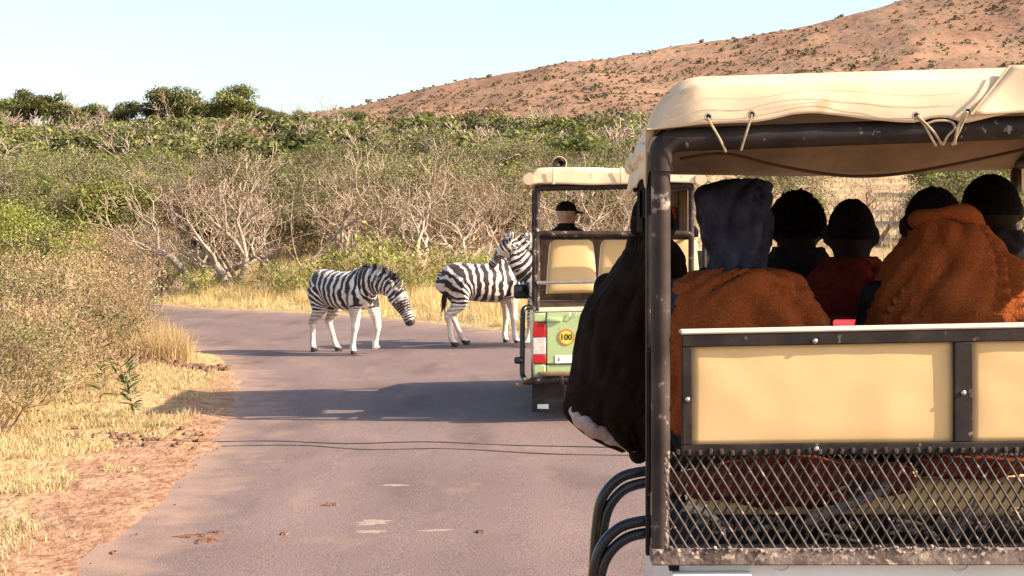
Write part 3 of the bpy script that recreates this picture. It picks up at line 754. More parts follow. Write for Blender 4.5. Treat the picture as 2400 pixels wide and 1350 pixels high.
# ---- things lying about: soil clods, dung, sand patches, a stick
M['clod'] = pm('clod', (.11, .055, .032), (.22, .12, .07), rough=1, scale=14, bump=.8, bscale=60)
M['dung'] = pm('dung', (.12, .055, .035), (.24, .125, .08), rough=1, scale=20, bump=.9, bscale=70)
M['sand'] = pm('sand', (.27, .185, .145), (.35, .245, .19), rough=1, scale=20, bump=.4, bscale=90)
g = Geo(); r = random.Random(4)
for i in range(170):
    t = r.random(); px = 335 + 205 * t; d = 22.6 + r.gauss(0, .16); x, y = at(px, d); s = r.uniform(.015, .05) * (1.3 - .5 * t)
    g.ell((x, y, gz(x, y) + s * .4), (s * r.uniform(.8, 1.5), s * r.uniform(.8, 1.4), s), 6, 4, Matrix.Rotation(r.random() * 3, 3, 'Z'))
for i in range(120):
    px = r.uniform(140, 480); d = 15.1 + r.gauss(0, .35); x, y = at(px, d); s = r.uniform(.008, .03)
    if float(lat(x, y)[0]) > -HW: continue
    g.ell((x, y, gz(x, y) + s * .3), (s * 1.3, s * 1.2, s), 6, 4)
for i in range(260):
    px = r.uniform(-20, 520); d = r.uniform(9, 16.5); x, y = at(px, d); s = r.uniform(.003, .010)
    if not (-HW - 1.5 < float(lat(x, y)[0]) < -HW + .25): continue
    g.ell((x, y, max(gz(x, y), float(tilt(x, y))) + s * .3), (s * 1.3, s * 1.2, s), 5, 3)
tag(g.build('soil_clods', M['clod'], smooth=False, recalc=False), 'dark soil clods turned up across the grass verge', 'soil', None, 'stuff')
def road_pt(px, py):
    d = 14.0
    for _ in range(30):
        x = (px - 1200) / F * d; z = float(tilt(x, d)); d = (HC - z) * F / (py - HY)
    return x, d, z
def patch(name, label, px, py, wpx, hpx, mat, seed, thick=.015, cat='dung', group=None):
    x, y, z = road_pt(px, py); rx = wpx / 2 * y / F; ry = hpx / 2 * y * y / F / HC
    r = random.Random(seed); g = Geo(); n = 26; rings = []
    ph = [r.uniform(0, 6.28) for _ in range(4)]
    for q, hh in ((1.0, -.006), (.86, .45), (.55, 1.0), (.2, .8)):
        ring = []
        for k in range(n):
            a = 2 * math.pi * k / n; w_ = 1 + .28 * math.sin(2 * a + ph[0]) + .2 * math.sin(5 * a + ph[1]) + .14 * math.sin(9 * a + ph[2])
            xx = x + math.cos(a) * rx * q * w_; yy = y + math.sin(a) * ry * q * w_
            ring.append((xx, yy, float(tilt(xx, yy)) + hh * thick * (.7 + .6 * r.random())))
        rings.append(ring + [ring[0]])
    g.grid(rings); g.add(rings[-1][:-1], [tuple(range(n))])
    o = g.build(name, M[mat], angle=60); tag(o, label, cat, group); return o
patch('dung_patch', 'dark dung patch on the near road, left end', 462, 1257, 85, 8, 'dung', 1)
patch('dung_patch', 'biggest crumbled dung patch on the near road', 487, 1268, 60, 12, 'dung', 2)
patch('dung_patch', 'thin dung streak right of the biggest dung patch', 508, 1250, 45, 7, 'dung', 9)
patch('dung_patch', 'small dung spot in the middle of the near road', 775, 1184, 34, 7, 'dung', 3)
patch('dung_patch', 'tiny dung spot left of the middle of the near road', 667, 1252, 18, 6, 'dung', 4)
patch('dung_patch', 'small dung spot near the black side rails', 1125, 1248, 28, 5, 'dung', 5)
patch('dung_patch', 'small dung crumb left on the road near the soil edge', 268, 1296, 24, 7, 'dung', 10)
patch('sand_patch', 'larger pale sand smear on the near road', 872, 1224, 92, 10, 'sand', 6, .004, 'sand')
patch('sand_patch', 'pale sand smear just below the larger one', 868, 1246, 58, 8, 'sand', 7, .004, 'sand')
patch('sand_patch', 'thin pale smear right of the sand smears', 1020, 1243, 62, 5, 'sand', 8, .004, 'sand')
patch('sand_patch', 'faint pale smear halfway up the near road', 925, 1137, 55, 5, 'sand', 11, .004, 'sand')
x, y, z = road_pt(505, 982)
tag(Geo().tube([(x - .09, y + .05, z + .012), (x - .02, y, z + .05), (x + .09, y - .05, z + .13)], [.007, .006, .003], 5).build('dry_stick', pm('stick', (.55, .46, .34), (.7, .6, .46))), 'pale dry stick lying on the road edge in the jeep shadow', 'stick')
# cast-shadow streaks across the road, laid on as thin dark strips
M['painted_shadow'] = pm('painted_shadow', (.05, .037, .033), (.075, .055, .05), rough=.7, scale=20)
for j, (pts_, wd, lab) in enumerate([([(500, 1036), (640, 1034), (820, 1040), (1000, 1036), (1200, 1044), (1400, 1048), (1500, 1050)], .022, 'upper thin painted shadow streak across the near road'), ([(520, 1046), (700, 1044), (860, 1054), (1050, 1052), (1280, 1064), (1480, 1068)], .018, 'lower thin painted shadow streak across the near road')]):
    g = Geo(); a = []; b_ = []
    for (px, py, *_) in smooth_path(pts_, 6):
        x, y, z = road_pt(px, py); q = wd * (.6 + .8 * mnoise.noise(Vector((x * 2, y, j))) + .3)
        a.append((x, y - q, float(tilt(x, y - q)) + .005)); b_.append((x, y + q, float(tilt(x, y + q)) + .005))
    g.grid([a, b_]); tag(g.build('shadow_streak', M['painted_shadow'], recalc=False), lab, 'tar line')
# ================================================================== ZEBRAS
def zebra_mat():
    m, n, b, N, L = nodes('zebra_coat')
    def att(a):
        k = N('ShaderNodeAttribute'); k.attribute_name = a; return k.outputs['Fac']
    def math_(op, a, c, cl=False):
        k = N('ShaderNodeMath'); k.operation = op; k.use_clamp = cl
        for i, v in enumerate((a, c)):
            if hasattr(v, 'node'): L(v, k.inputs[i])
            elif v is not None: k.inputs[i].default_value = v
        return k.outputs[0]
    tc = N('ShaderNodeTexCoord'); nz = N('ShaderNodeTexNoise'); nz.inputs['Scale'].default_value = 5.5; nz.inputs['Detail'].default_value = 2.5; L(tc.outputs['Object'], nz.inputs['Vector'])
    wob = math_('MULTIPLY', math_('SUBTRACT', nz.outputs['Fac'], .5), 1.5)
    ph = math_('ADD', att('phase'), wob)
    s = math_('SINE', math_('MULTIPLY', ph, 2 * math.pi), None)
    s2 = math_('ADD', math_('MULTIPLY', s, 3.2), .75)
    k = math_('MULTIPLY', math_('ADD', math_('MULTIPLY', s2, .5), .5, True), 1.0, True)       # 1 = dark stripe
    k = math_('MULTIPLY', k, att('amount'), True)
    mx = N('ShaderNodeMix'); mx.data_type = 'RGBA'; L(k, mx.inputs[0])
    n2 = N('ShaderNodeTexNoise'); n2.inputs['Scale'].default_value = 4; L(tc.outputs['Object'], n2.inputs['Vector'])
    rp = N('ShaderNodeValToRGB'); rp.color_ramp.elements[0].color = (.60, .47, .37, 1); rp.color_ramp.elements[1].color = (.80, .72, .63, 1); rp.color_ramp.elements[0].position = .35; rp.color_ramp.elements[1].position = .65
    L(n2.outputs['Fac'], rp.inputs[0]); L(rp.outputs[0], mx.inputs[6]); mx.inputs[7].default_value = (.022, .011, .008, 1)
    mk = N('ShaderNodeMix'); mk.data_type = 'RGBA'; L(att('dark'), mk.inputs[0]); L(mx.outputs[2], mk.inputs[6]); mk.inputs[7].default_value = (.05, .03, .024, 1)
    L(mk.outputs[2], b.inputs['Base Color']); b.inputs['Roughness'].default_value = .6; b.inputs['Specular IOR Level'].default_value = .3
    b.inputs['Sheen Weight'].default_value = .15
    return m
M['zebra'] = zebra_mat(); M['hair_dark'] = pm('zebra_hair', (.018, .01, .008), (.05, .03, .022), rough=.8, scale=20)
M['eye'] = pm('eye_dark', (.008, .006, .005), (.012, .009, .008), rough=.15, spec=.6)

TORSO = [(-.735, 1.06, .06, .05), (-.70, 1.03, .17, .14), (-.60, 1.02, .25, .215), (-.45, 1.02, .285, .255), (-.25, 1.00, .29, .275), (0, .975, .305, .295), (.20, .975, .315, .285), (.38, .99, .31, .245), (.52, 1.01, .28, .20), (.62, 1.02, .21, .14), (.67, 1.02, .10, .07)]
HIND = [(-.47, .13, 1.0, .19), (-.43, .15, .80, .155), (-.42, .15, .68, .115), (-.52, .14, .565, .075), (-.615, .13, .47, .058), (-.60, .13, .40, .043), (-.575, .13, .22, .036), (-.565, .13, .13, .045), (-.53, .13, .055, .042), (-.50, .13, .02, .056), (-.49, .13, .0, .062)]
FORE = [(.42, .12, 1.0, .15), (.43, .14, .82, .125), (.43, .135, .68, .088), (.45, .125, .55, .066), (.455, .12, .42, .056), (.45, .12, .36, .043), (.445, .12, .20, .036), (.445, .12, .13, .044), (.47, .12, .055, .042), (.49, .12, .02, .054), (.50, .12, .0, .06)]

def zebra(label, px, d, yaw, scale, neck, head, legs, ears, legstripe, seed, up_head=(0, 0, 1), tailswing=0., mirror=1):
    """neck/head: (x, y, z, half depth, half width) in metres for a 1.3 m animal; legs: list of 4 (template, dx of upper, dx of foot, y side, bend)"""
    x, y = at(px, d); root = empty('zebra', (x, y, float(tilt(x, y)) + .0)); root.rotation_euler = (0, 0, yaw); root.scale = (scale,) * 3
    tag(root, label, 'zebra', 'zebras crossing the road')
    g = Geo()
    g.tube([(a, 0, h) for a, h, rv, rw in smooth_path(TORSO, 3)], [(rv, rw) for a, h, rv, rw in smooth_path(TORSO, 3)], 20, up=(0, 0, 1))
    g.ell((-.46, .12, 1.0), (.22, .13, .24)); g.ell((-.46, -.12, 1.0), (.22, .13, .24)); g.ell((.42, .10, .98), (.17, .12, .25)); g.ell((.42, -.10, .98), (.17, .12, .25))
    nk = smooth_path(neck, 4); hd = smooth_path(head, 4)
    nside = None
    g.tube([p[:3] for p in nk], [(p[3], p[4]) for p in nk], 18, up=up_head)
    g.tube([p[:3] for p in hd], [(p[3], p[4]) for p in hd], 16, up=up_head)
    legpts = []
    for (tpl, joints) in legs:
        J = smooth_path(joints, 3); legpts.append((tpl, J))
        g.tube([p[:3] for p in J], [p[3] * (1.14 if p[2] < .7 else 1) for p in J], 12)
    me = remesh(g, .0125, 5, .5)
    co = get_co(me).astype(float)
    # ---- coat pattern (stripe phase along the body)
    def nearest(path, pts):
        A = path[:-1, :3]; B = path[1:, :3]; AB = B - A; l2 = (AB ** 2).sum(1); cum = np.concatenate(([0], np.cumsum(np.sqrt(l2))))
        best = np.full(len(pts), 1e9); arc = np.zeros(len(pts)); rad = np.ones(len(pts))
        for i in range(len(A)):
            t = np.clip(((pts - A[i]) @ AB[i]) / l2[i], 0, 1); q = A[i] + t[:, None] * AB[i]; dd = np.linalg.norm(pts - q, axis=1)
            r_ = path[i, 3] * (1 - t) + path[i + 1, 3] * t; m_ = dd / r_ < best
            best = np.where(m_, dd / r_, best); arc = np.where(m_, cum[i] + t * np.sqrt(l2[i]), arc)
        return best, arc
    def field(pts):
        X_, Y_, Z_ = pts[:, 0], pts[:, 1], pts[:, 2]
        per = .132; R0 = .46; xp, zp = -.20, .70
        th = np.arctan2(np.clip(xp - X_, 0, None), np.clip(Z_ - zp, 1e-3, None))
        ph = np.where(X_ > xp, (X_ - xp) / per, -th * R0 / per)
        low = (X_ < xp) & (Z_ < zp); ph = np.where(low, -(math.pi / 2) * R0 / per - (zp - Z_) / .062, ph)
        am = np.ones(len(pts)); dk = np.zeros(len(pts))
        # belly and inner legs pale
        am *= 1 - .85 * sstep(.70, .665, Z_) * (np.abs(Y_) < .2) * (X_ > -.3) * (X_ < .33)
        am = np.where((Z_ < .66) & (X_ < xp), sstep(.30 if legstripe < .9 else .1, .64, Z_) * (.55 + .45 * legstripe), am)
        for tpl, J in legpts:
            if tpl != 'fore': continue
            b_, a_ = nearest(np.column_stack([J[:, :4]]), pts); inn = (b_ < 1.35) & (Z_ < .80)
            w_ = sstep(.80, .68, Z_) * inn
            ph = ph * (1 - w_) + w_ * (5.3 + (.80 - Z_) / .052)
            am = np.where(inn & (Z_ < .72), np.clip(sstep(.42 if legstripe < .9 else .04, .74, Z_) * 1.2, 0, 1) * (.12 + .88 * legstripe), am)
        bn, an = nearest(nk[:, :4], pts); bh, ah = nearest(hd[:, :4], pts)
        Ln = np.linalg.norm(np.diff(nk[:, :3], axis=0), axis=1).sum(); Lh = np.linalg.norm(np.diff(hd[:, :3], axis=0), axis=1).sum()
        base = (.40 - xp) / per
        wn = np.where(bn < 1.3, sstep(.03, .22, an), 0)
        ph = ph * (1 - wn) + wn * (base + an / .088)
        wh = np.where(bh < 1.35, sstep(.02, .10, ah), 0)
        ph = ph * (1 - wh) + wh * (base + Ln / .088 + ah / .042)
        am = np.where(wn > .3, 1, am); dk = np.maximum(dk, sstep(Lh - .115, Lh - .07, ah) * (bh < 1.4) * (wh > .5))
        dk = np.maximum(dk, sstep(.075, .055, Z_))
        return ph, am, dk
    ph, am, dk = field(co)
    # ears appended to the body mesh
    bm = bmesh.new(); bm.from_mesh(me); base_n = len(bm.verts)
    eg = Geo()
    for (p, dirv, wv) in ears:
        p = Vector(p); dirv = Vector(dirv).normalized()
        eg.tube([p + dirv * t for t in (-.03, .01, .042, .072, .092)], [(.020, .028), (.024, .040), (.022, .044), (.016, .032), (.006, .012)], 10, up=wv)
    ev = [bm.verts.new(v) for v in eg.v]
    for f in eg.f:
        try: bm.faces.new([ev[i] for i in f])
        except ValueError: pass
    bm.to_mesh(me); bm.free()
    ne = len(me.vertices) - base_n
    eco = np.array(eg.v); tipd = np.zeros(ne)
    for i in range(len(ears)): tipd[i * 50 + 30:(i + 1) * 50] = 1
    set_attr(me, 'phase', np.concatenate([ph, np.linspace(0, 2, ne)])); set_attr(me, 'amount', np.concatenate([am, tipd * .55 + .4])); set_attr(me, 'dark', np.concatenate([dk, np.zeros(ne)]))
    me.polygons.foreach_set('use_smooth', np.ones(len(me.polygons), dtype=bool))
    body = link('body', me, M['zebra'], root)
    # ---- mane: upright striped bristles along the crest
    r = random.Random(seed); mv = []; mf = []
    up = Vector(up_head)
    path = nk[2:]; 
    for k in range(1100):
        t = r.random() * (len(path) - 1); i = int(t); f_ = t - i
        a = path[i] * (1 - f_) + path[min(i + 1, len(path) - 1)] * f_
        tg = Vector(path[min(i + 1, len(path) - 1)][:3]) - Vector(path[max(i - 1, 0)][:3]); tg.normalize()
        sd = tg.cross(up).normalized(); u2 = sd.cross(tg).normalized()
        q = Vector(a[:3]) + u2 * (a[3] * .93) + sd * r.gauss(0, .012); hgt = .085 * r.uniform(.7, 1.15) * min(1, .35 + (t / len(path)) * 2.2)
        tip = q + u2 * hgt + tg * r.gauss(.012, .012) + sd * r.gauss(0, .012); wv = tg * .007
        o = len(mv); mv += [q - wv - u2 * .02, q + wv - u2 * .02, tip + wv * .5, tip - wv * .5]; mf.append((o, o + 1, o + 2, o + 3))
    mme = bpy.data.meshes.new('mane'); mme.from_pydata([v[:] for v in mv], [], mf)
    mco = np.array([v[:] for v in mv]); mp, ma, md = field(np.array([mv[i - i % 4][:] for i in range(len(mv))]))
    set_attr(mme, 'phase', mp); set_attr(mme, 'amount', np.ones(len(mv))); tipm = np.tile([0, 0, .25, .25], len(mf)); set_attr(mme, 'dark', tipm)
    link('mane', mme, M['zebra'], root)
    # ---- tail with a dark tuft
    tp = smooth_path([(-.70, 0, 1.16), (-.735, .01, 1.08), (-.705, .0 + tailswing * .4, .90), (-.645, .0 + tailswing, .78)], 5)
    tg_ = Geo().tube([Vector(p) for p in tp], [.032 * (1 - .6 * i / len(tp)) for i in range(len(tp))], 8)
    tme = tg_.mesh('tail'); tco = get_co(tme); set_attr(tme, 'phase', tco[:, 2] / .05); set_attr(tme, 'amount', np.ones(len(tco))); set_attr(tme, 'dark', np.zeros(len(tco)))
    tail = link('tail', tme, M['zebra'], root)
    tf = Geo()
    for k in range(60):
        a = r.uniform(0, 6.28); q = Vector(tp[-1]) + Vector((r.gauss(0, .012), r.gauss(0, .012), r.uniform(0, .12))); L2 = r.uniform(.18, .34)
        tf.tube([q, q + Vector((math.cos(a) * .02 - .01, math.sin(a) * .02 + tailswing * .1, -L2 * .5)), q + Vector((math.cos(a) * .03 - .03, math.sin(a) * .03 + tailswing * .2, -L2))], [.006, .006, .002], 4)
    link('tail_tuft', tf.mesh('tail_tuft'), M['hair_dark'], tail)
    # ---- eyes
    e0 = hd[len(hd) // 3]; tgh = Vector(hd[len(hd) // 3 + 1][:3]) - Vector(hd[len(hd) // 3 - 1][:3]); tgh.normalize()
    sdh = tgh.cross(up).normalized(); u2 = sdh.cross(tgh)
    for s_ in (-1, 1):
        link('eye', Geo().ell(Vector(e0[:3]) + sdh * (s_ * e0[4] * .86) + u2 * (e0[3] * .42), .021, 10, 7).mesh('eye'), M['eye'], root)
    return root

def leg(tpl, side, dx_top=0, knee=0, foot=0, lift=0, dz=0):
    """bend a leg template: knee/hock moved by knee, foot by foot (metres forward), raised by lift"""
    T = HIND if tpl == 'hind' else FORE; out = []
    for (a, yy, z, r) in T:
        t = np.clip((.9 - z) / .9, 0, 1); k = knee * math.sin(math.pi * min(1, t / .98)) if t < 1 else 0
        f = foot * max(0, (t - .15) / .85) ** 1.3
        out.append((a + dx_top + k + f, yy * side, z + lift * sstep(.55, 1.0, t) + dz * t, r))
    return (tpl, out)

# walking zebra, head lowered
zebra('zebra walking to the right with its head lowered, left of the others', 806, 24.7, R(-42), 1.05,
      [(.36, 0, 1.08, .27, .17), (.58, 0, 1.13, .235, .13), (.80, .01, 1.13, .19, .105), (1.00, .03, 1.07, .16, .09), (1.12, .05, .99, .14, .085)],
      [(1.05, .04, 1.03, .12, .09), (1.14, .07, .925, .165, .105), (1.21, .10, .81, .145, .098), (1.28, .13, .68, .105, .078), (1.32, .15, .575, .094, .074), (1.342, .16, .51, .080, .066), (1.35, .162, .485, .05, .045)],
      [leg('hind', -1, 0, .02, -.06), leg('hind', 1, 0, .03, .24), leg('fore', -1, 0, -.02, -.12), leg('fore', 1, .02, .13, .10, .09)],
      [((1.14, .12, 1.09), (.2, .45, .9), (1, 0, 0)), ((1.13, -.01, 1.09), (.2, -.5, .9), (1, 0, 0))], .12, 1, up_head=(.55, 0, .83), tailswing=.06)
# zebra standing broadside, neck crossing behind the other
zebra('zebra standing broadside with its rump to the left, body fully seen', 1132, 25.6, R(20), 1.08,
      [(.36, 0, 1.08, .27, .17), (.56, .03, 1.18, .235, .13), (.70, .08, 1.33, .185, .105), (.79, .12, 1.50, .15, .09), (.83, .15, 1.60, .13, .085)],
      [(.79, .14, 1.58, .10, .085), (.90, .17, 1.60, .145, .10), (1.02, .19, 1.555, .13, .09), (1.14, .21, 1.50, .085, .068), (1.24, .22, 1.455, .075, .065), (1.30, .23, 1.43, .064, .058), (1.325, .23, 1.42, .04, .04)],
      [leg('hind', -1, 0, -.01, .0), leg('hind', 1, 0, .05, .28), leg('fore', -1, 0, 0, .06), leg('fore', 1, 0, .0, -.05)],
      [((.82, .21, 1.68), (-.05, .35, 1), (1, 0, 0)), ((.82, .08, 1.68), (-.05, -.35, 1), (1, 0, 0))], .12, 2, up_head=(-.5, 0, .85), tailswing=-.03)
# zebra resting its chin on the broadside one, body behind the jeep
zebra('zebra resting its chin on the back of the broadside zebra, partly behind the jeep', 1318, 24.9, R(180 + 14), 1.07,
      [(.36, 0, 1.08, .27, .17), (.55, -.02, 1.20, .24, .135), (.68, -.05, 1.36, .19, .105), (.77, -.09, 1.52, .16, .09), (.82, -.12, 1.62, .135, .085)],
      [(.78, -.10, 1.60, .10, .085), (.86, -.14, 1.57, .145, .10), (.93, -.20, 1.47, .13, .092), (.99, -.27, 1.36, .09, .068), (1.035, -.32, 1.28, .08, .065), (1.055, -.345, 1.245, .068, .058), (1.062, -.35, 1.23, .04, .04)],
      [leg('hind', -1, 0, 0, 0), leg('hind', 1, 0, .03, .2), leg('fore', -1, 0, -.01, .10), leg('fore', 1, 0, .01, -.05)],
      [((.80, -.05, 1.70), (-.1, .4, 1), (1, 0, 0)), ((.80, -.17, 1.70), (-.1, -.4, 1), (1, 0, 0))], 1.0, 3, up_head=(-.6, 0, .8))
# ================================================================== VEHICLES
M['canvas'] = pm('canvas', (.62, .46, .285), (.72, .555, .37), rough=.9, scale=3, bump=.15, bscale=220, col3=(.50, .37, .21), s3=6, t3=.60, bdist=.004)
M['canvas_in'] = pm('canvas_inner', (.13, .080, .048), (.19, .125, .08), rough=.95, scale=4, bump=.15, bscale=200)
M['seam'] = pm('seam_thread', (.44, .32, .19), (.52, .39, .24))
M['steel'] = pm('worn_steel', (.014, .009, .008), (.036, .024, .02), rough=.62, scale=9, bump=.25, bscale=60, col3=(.22, .17, .14), s3=26, t3=.66, spec=.22, bdist=.003)
M['steel_post'] = pm('scuffed_post', (.022, .014, .012), (.07, .046, .038), rough=.62, scale=7, bump=.3, bscale=45, col3=(.34, .27, .22), s3=14, t3=.61, spec=.22, bdist=.003)
M['steel_rail'] = pm('rusty_rail', (.09, .058, .045), (.26, .19, .15), rough=.7, scale=11, bump=.8, bscale=50, col3=(.45, .34, .25), s3=34, t3=.57, bdist=.006)
M['mesh_wire'] = pm('expanded_metal', (.030, .021, .017), (.075, .054, .043), rough=.65, scale=22, spec=.3, col3=(.26, .20, .16), s3=40, t3=.62)
M['tan'] = pm('tan_vinyl', (.62, .405, .175), (.68, .455, .21), rough=.75, scale=2.2, bump=.12, bscale=300, col3=(.78, .62, .38), s3=5.5, t3=.74, bdist=.002)
M['cream'] = pm('cream_trim', (.72, .60, .42), (.80, .68, .5), rough=.8, scale=6)
M['seat_tan'] = pm('seat_tan', (.80, .54, .25), (.86, .60, .3), rough=.8, scale=5, spec=.1)
M['rope'] = pm('rope', (.34, .25, .15), (.50, .40, .27), rough=.95, scale=60)
M['rope_dark'] = pm('dark_piping', (.045, .018, .012), (.07, .03, .02), rough=.8)
M['metal'] = pm('zinc', (.42, .36, .30), (.6, .52, .45), rough=.35, metal=.8, scale=30)
M['white_paint'] = pm('white_paint', (.66, .63, .60), (.76, .74, .71), rough=.35, scale=3, coat=.4, col3=(.5, .42, .36), s3=9, t3=.68)
M['black_gloss'] = pm('black_tube_paint', (.006, .006, .006), (.012, .011, .011), rough=.22, spec=.5)
M['rubber'] = pm('tyre_rubber', (.018, .016, .015), (.045, .038, .034), rough=.9, scale=8, bump=.5, bscale=60)
M['glass'] = pm('dark_glass', (.01, .011, .012), (.015, .016, .017), rough=.08, spec=.6)
M['dark_in'] = pm('dark_plastic', (.012, .009, .008), (.03, .022, .02), rough=.85, scale=8)
M['red_lamp'] = pm('lit_brake_lamp', (.55, .02, .02), (.6, .03, .03), rough=.3, emis=(1, .05, .06), es=.9)
M['green_paint'] = pm('green_paint', (.40, .50, .22), (.45, .55, .26), rough=.4, scale=2, coat=.4, col3=(.36, .40, .2), s3=9, t3=.7)
M['tail_red'] = pm('tail_lens_red', (.42, .012, .016), (.5, .02, .02), rough=.2, spec=.6, coat=.5)
M['tail_white'] = pm('tail_lens_clear', (.55, .47, .42), (.7, .62, .56), rough=.2, spec=.6, coat=.5, scale=30)
M['strap_grey'] = pm('grey_strap', (.17, .15, .14), (.25, .22, .2), rough=.8, scale=30)
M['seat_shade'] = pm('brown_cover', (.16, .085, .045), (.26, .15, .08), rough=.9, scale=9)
M['sign_yellow'] = pm('sign_yellow', (.78, .58, .05), (.82, .63, .08), rough=.5)
M['sign_ring'] = pm('sign_ring', (.55, .13, .03), (.62, .18, .05), rough=.5)
M['ink'] = pm('black_ink', (.012, .012, .01), (.02, .02, .016), rough=.6)
M['plate'] = pm('plate_white', (.74, .74, .70), (.8, .8, .77), rough=.5)
M['grey_ink'] = pm('grey_ink', (.32, .33, .30), (.38, .38, .35), rough=.6)

def wheel(parent, c, rad, wid, side):
    t = Geo().lathe(c, [(rad * .62, -wid / 2), (rad * .9, -wid / 2), (rad * .985, -wid * .36), (rad, 0), (rad * .985, wid * .36), (rad * .9, wid / 2), (rad * .62, wid / 2)], (1, 0, 0), 32)
    for k in range(36):
        a = 2 * math.pi * k / 36
        t.box(Vector(c) + Vector((0, math.cos(a) * rad * .995, math.sin(a) * rad * .995)), (wid * .8, .025, .02), Matrix.Rotation(a - math.pi / 2, 3, 'X'))
    wh = t.build('wheel', M['rubber'], parent)
    Geo().lathe(c, [(rad * .6, -wid * .42), (rad * .56, -wid * .30), (rad * .2, -wid * .2), (rad * .2, wid * .2), (rad * .56, wid * .30), (rad * .6, wid * .42)], (1, 0, 0), 24).build('rim', M['metal'], wh)

# ------------------------------------------------------------------ the near game-viewing vehicle
D1 = 4.4
def ys(px, y0): return y0 + (-.035 + 3.4e-5 * (y0 - 330)) * (px - 1600)
def q(px, py, dd=0.): return P(px, ys(px, py), D1 + dd)
near = empty('safari_vehicle', (1.33, 6.5, float(tilt(1.33, 6.5))))
near['heading'] = .055
tag(near, 'near open safari vehicle with beige canvas roof, tan rear panel and wire mesh', 'vehicle', 'open safari vehicles on the road')
RX_ = 2960      # pixel column of the right rear post (outside the picture)
# posts and bars
for px, nm in ((1549, 0), (RX_, 1)):
    Geo().tube([q(px, 1312, .01), q(px, 1000, .01), q(px, 700, .01), q(px, 352, .01)], .0285, 16).build('rear_post', M['steel_post'], near)
    s_ = -1 if nm == 0 else 1
    Geo().bar(q(px + s_ * 30, 1300, .07), q(px + s_ * 30, 345, .07), .014, .03, .002, up=(0, 1, 0)).build('angle_strip', M['steel'], near)
    for dd in (1.25, 2.45):
        X = q(px, 700).x + (.035 if nm == 0 else -.035)
        Geo().tube([(X, D1 + dd, 1.15), (X, D1 + dd, 2.40)], .02, 10).build('side_post', M['steel'], near)
    xx = q(px, 700).x + (.02 if nm == 0 else -.02)
    Geo().tube([(xx, D1 + .1, 2.43), (xx, D1 + 2.55, 2.43)], .024, 10).build('roof_rail', M['steel'], near)
Geo().tube(fillet([q(1549, 400), q(1549, 327), q(1700, 327), q(2300, 327), q(RX_, 327), q(RX_, 400)], .07, 8), .0355, 18).build('rear_top_bar', M['steel'], near)
Geo().tube(fillet([(.45, D1 + 2.5, 2.3), (.45, D1 + 2.5, 2.43), (2.2, D1 + 2.5, 2.47), (2.2, D1 + 2.5, 2.3)], .06), .022, 10).build('front_roof_bow', M['steel'], near)
Geo().bar(q(1600, 352, .04), q(2030, 352, .04), .012, .003).build('edge_wire', M['metal'], near)
# canvas roof
hem = np.array([(1500, 306), (1545, 304), (1570, 300), (1640, 291), (1700, 288), (1770, 285), (1815, 277), (1860, 266), (1905, 262), (1960, 269), (2050, 281), (2100, 286), (2150, 288), (2190, 274), (2225, 276), (2260, 288), (2330, 270), (2400, 258), (2700, 262), (2960, 270), (3020, 280)])
XL, XR = .395, 2.275
ztop = lambda x: 2.606 + .030 * (x - .43)
def upath():
    out = []
    for k in range(6): out.append((XL + .004 * k, .30 - .026 * k * 1.0))
    for k in range(1, 9):
        a = math.pi / 2 * k / 8; out.append((XL + .02 + .145 * (1 - math.cos(a)), .17 * (1 - math.sin(a)) ** 1.0))
    mid = [(x, 0) for x in np.linspace(XL + .19, XR - .19, 60)]
    R_ = [(XL + XR - a, b) for a, b in out[::-1]]
    return out + mid + R_
def vpath():
    out = [(4.345, t) for t in np.linspace(1, .0, 9)]     # rear drop: fraction of the hem depth
    return out
UP = upath()
rows = []
for (x, du) in UP:
    px = 1200 + x / 4.35 * F
    zh = P(px, np.interp(px, hem[:, 0], hem[:, 1]), 4.35).z
    zt = ztop(x); col_ = []
    hemz = min(zh, zt - .05)
    edge = sstep(XL + .16, XL, x) + sstep(XR - .16, XR, x)
    def put(yy, z, amp):
        w_ = mnoise.noise(Vector((x * 3.1, yy * 2.2, z * 4))) * amp + mnoise.noise(Vector((x * 9, yy * 8, z * 13))) * amp * .35 - abs(mnoise.noise(Vector((x * 4.2 + z * 5, yy * 3, z * 3 + 4)))) * amp * .9
        col_.append((x, yy + w_ * .9 + .03 * float(edge), z + w_ * .35))
    zc = zt - du
    for t in np.linspace(0, 1, 12):                       # rear flap from the hem up
        zz = hemz + (max(zc - .03, hemz + .01) - hemz) * t; put(4.352 + .025 * t * t, zz, .016)
    for t in np.linspace(.2, 1, 6): put(4.377 + .08 * math.sin(t * math.pi / 2), zc - .03 + .03 * (1 - math.cos(t * math.pi / 2)) * 1.0, .008)
    for t in np.linspace(.05, 1, 24):
        yy = 4.46 + 2.5 * t; put(yy, zc + .012 * math.sin(t * 9.4) ** 2 - .03 * t, .014)
    for t in np.linspace(.2, 1, 6): put(6.96 + .05 * math.sin(t * 1.57), zc - .03 - (.19 if du < .1 else .19 - du * .5) * t, .012)
    rows.append(col_)
g = Geo().grid(rows); canopy = g.build('canopy', M['canvas'], near, angle=80)
sd_ = canopy.modifiers.new('thick', 'SOLIDIFY'); sd_.thickness = .004; sd_.offset = -1
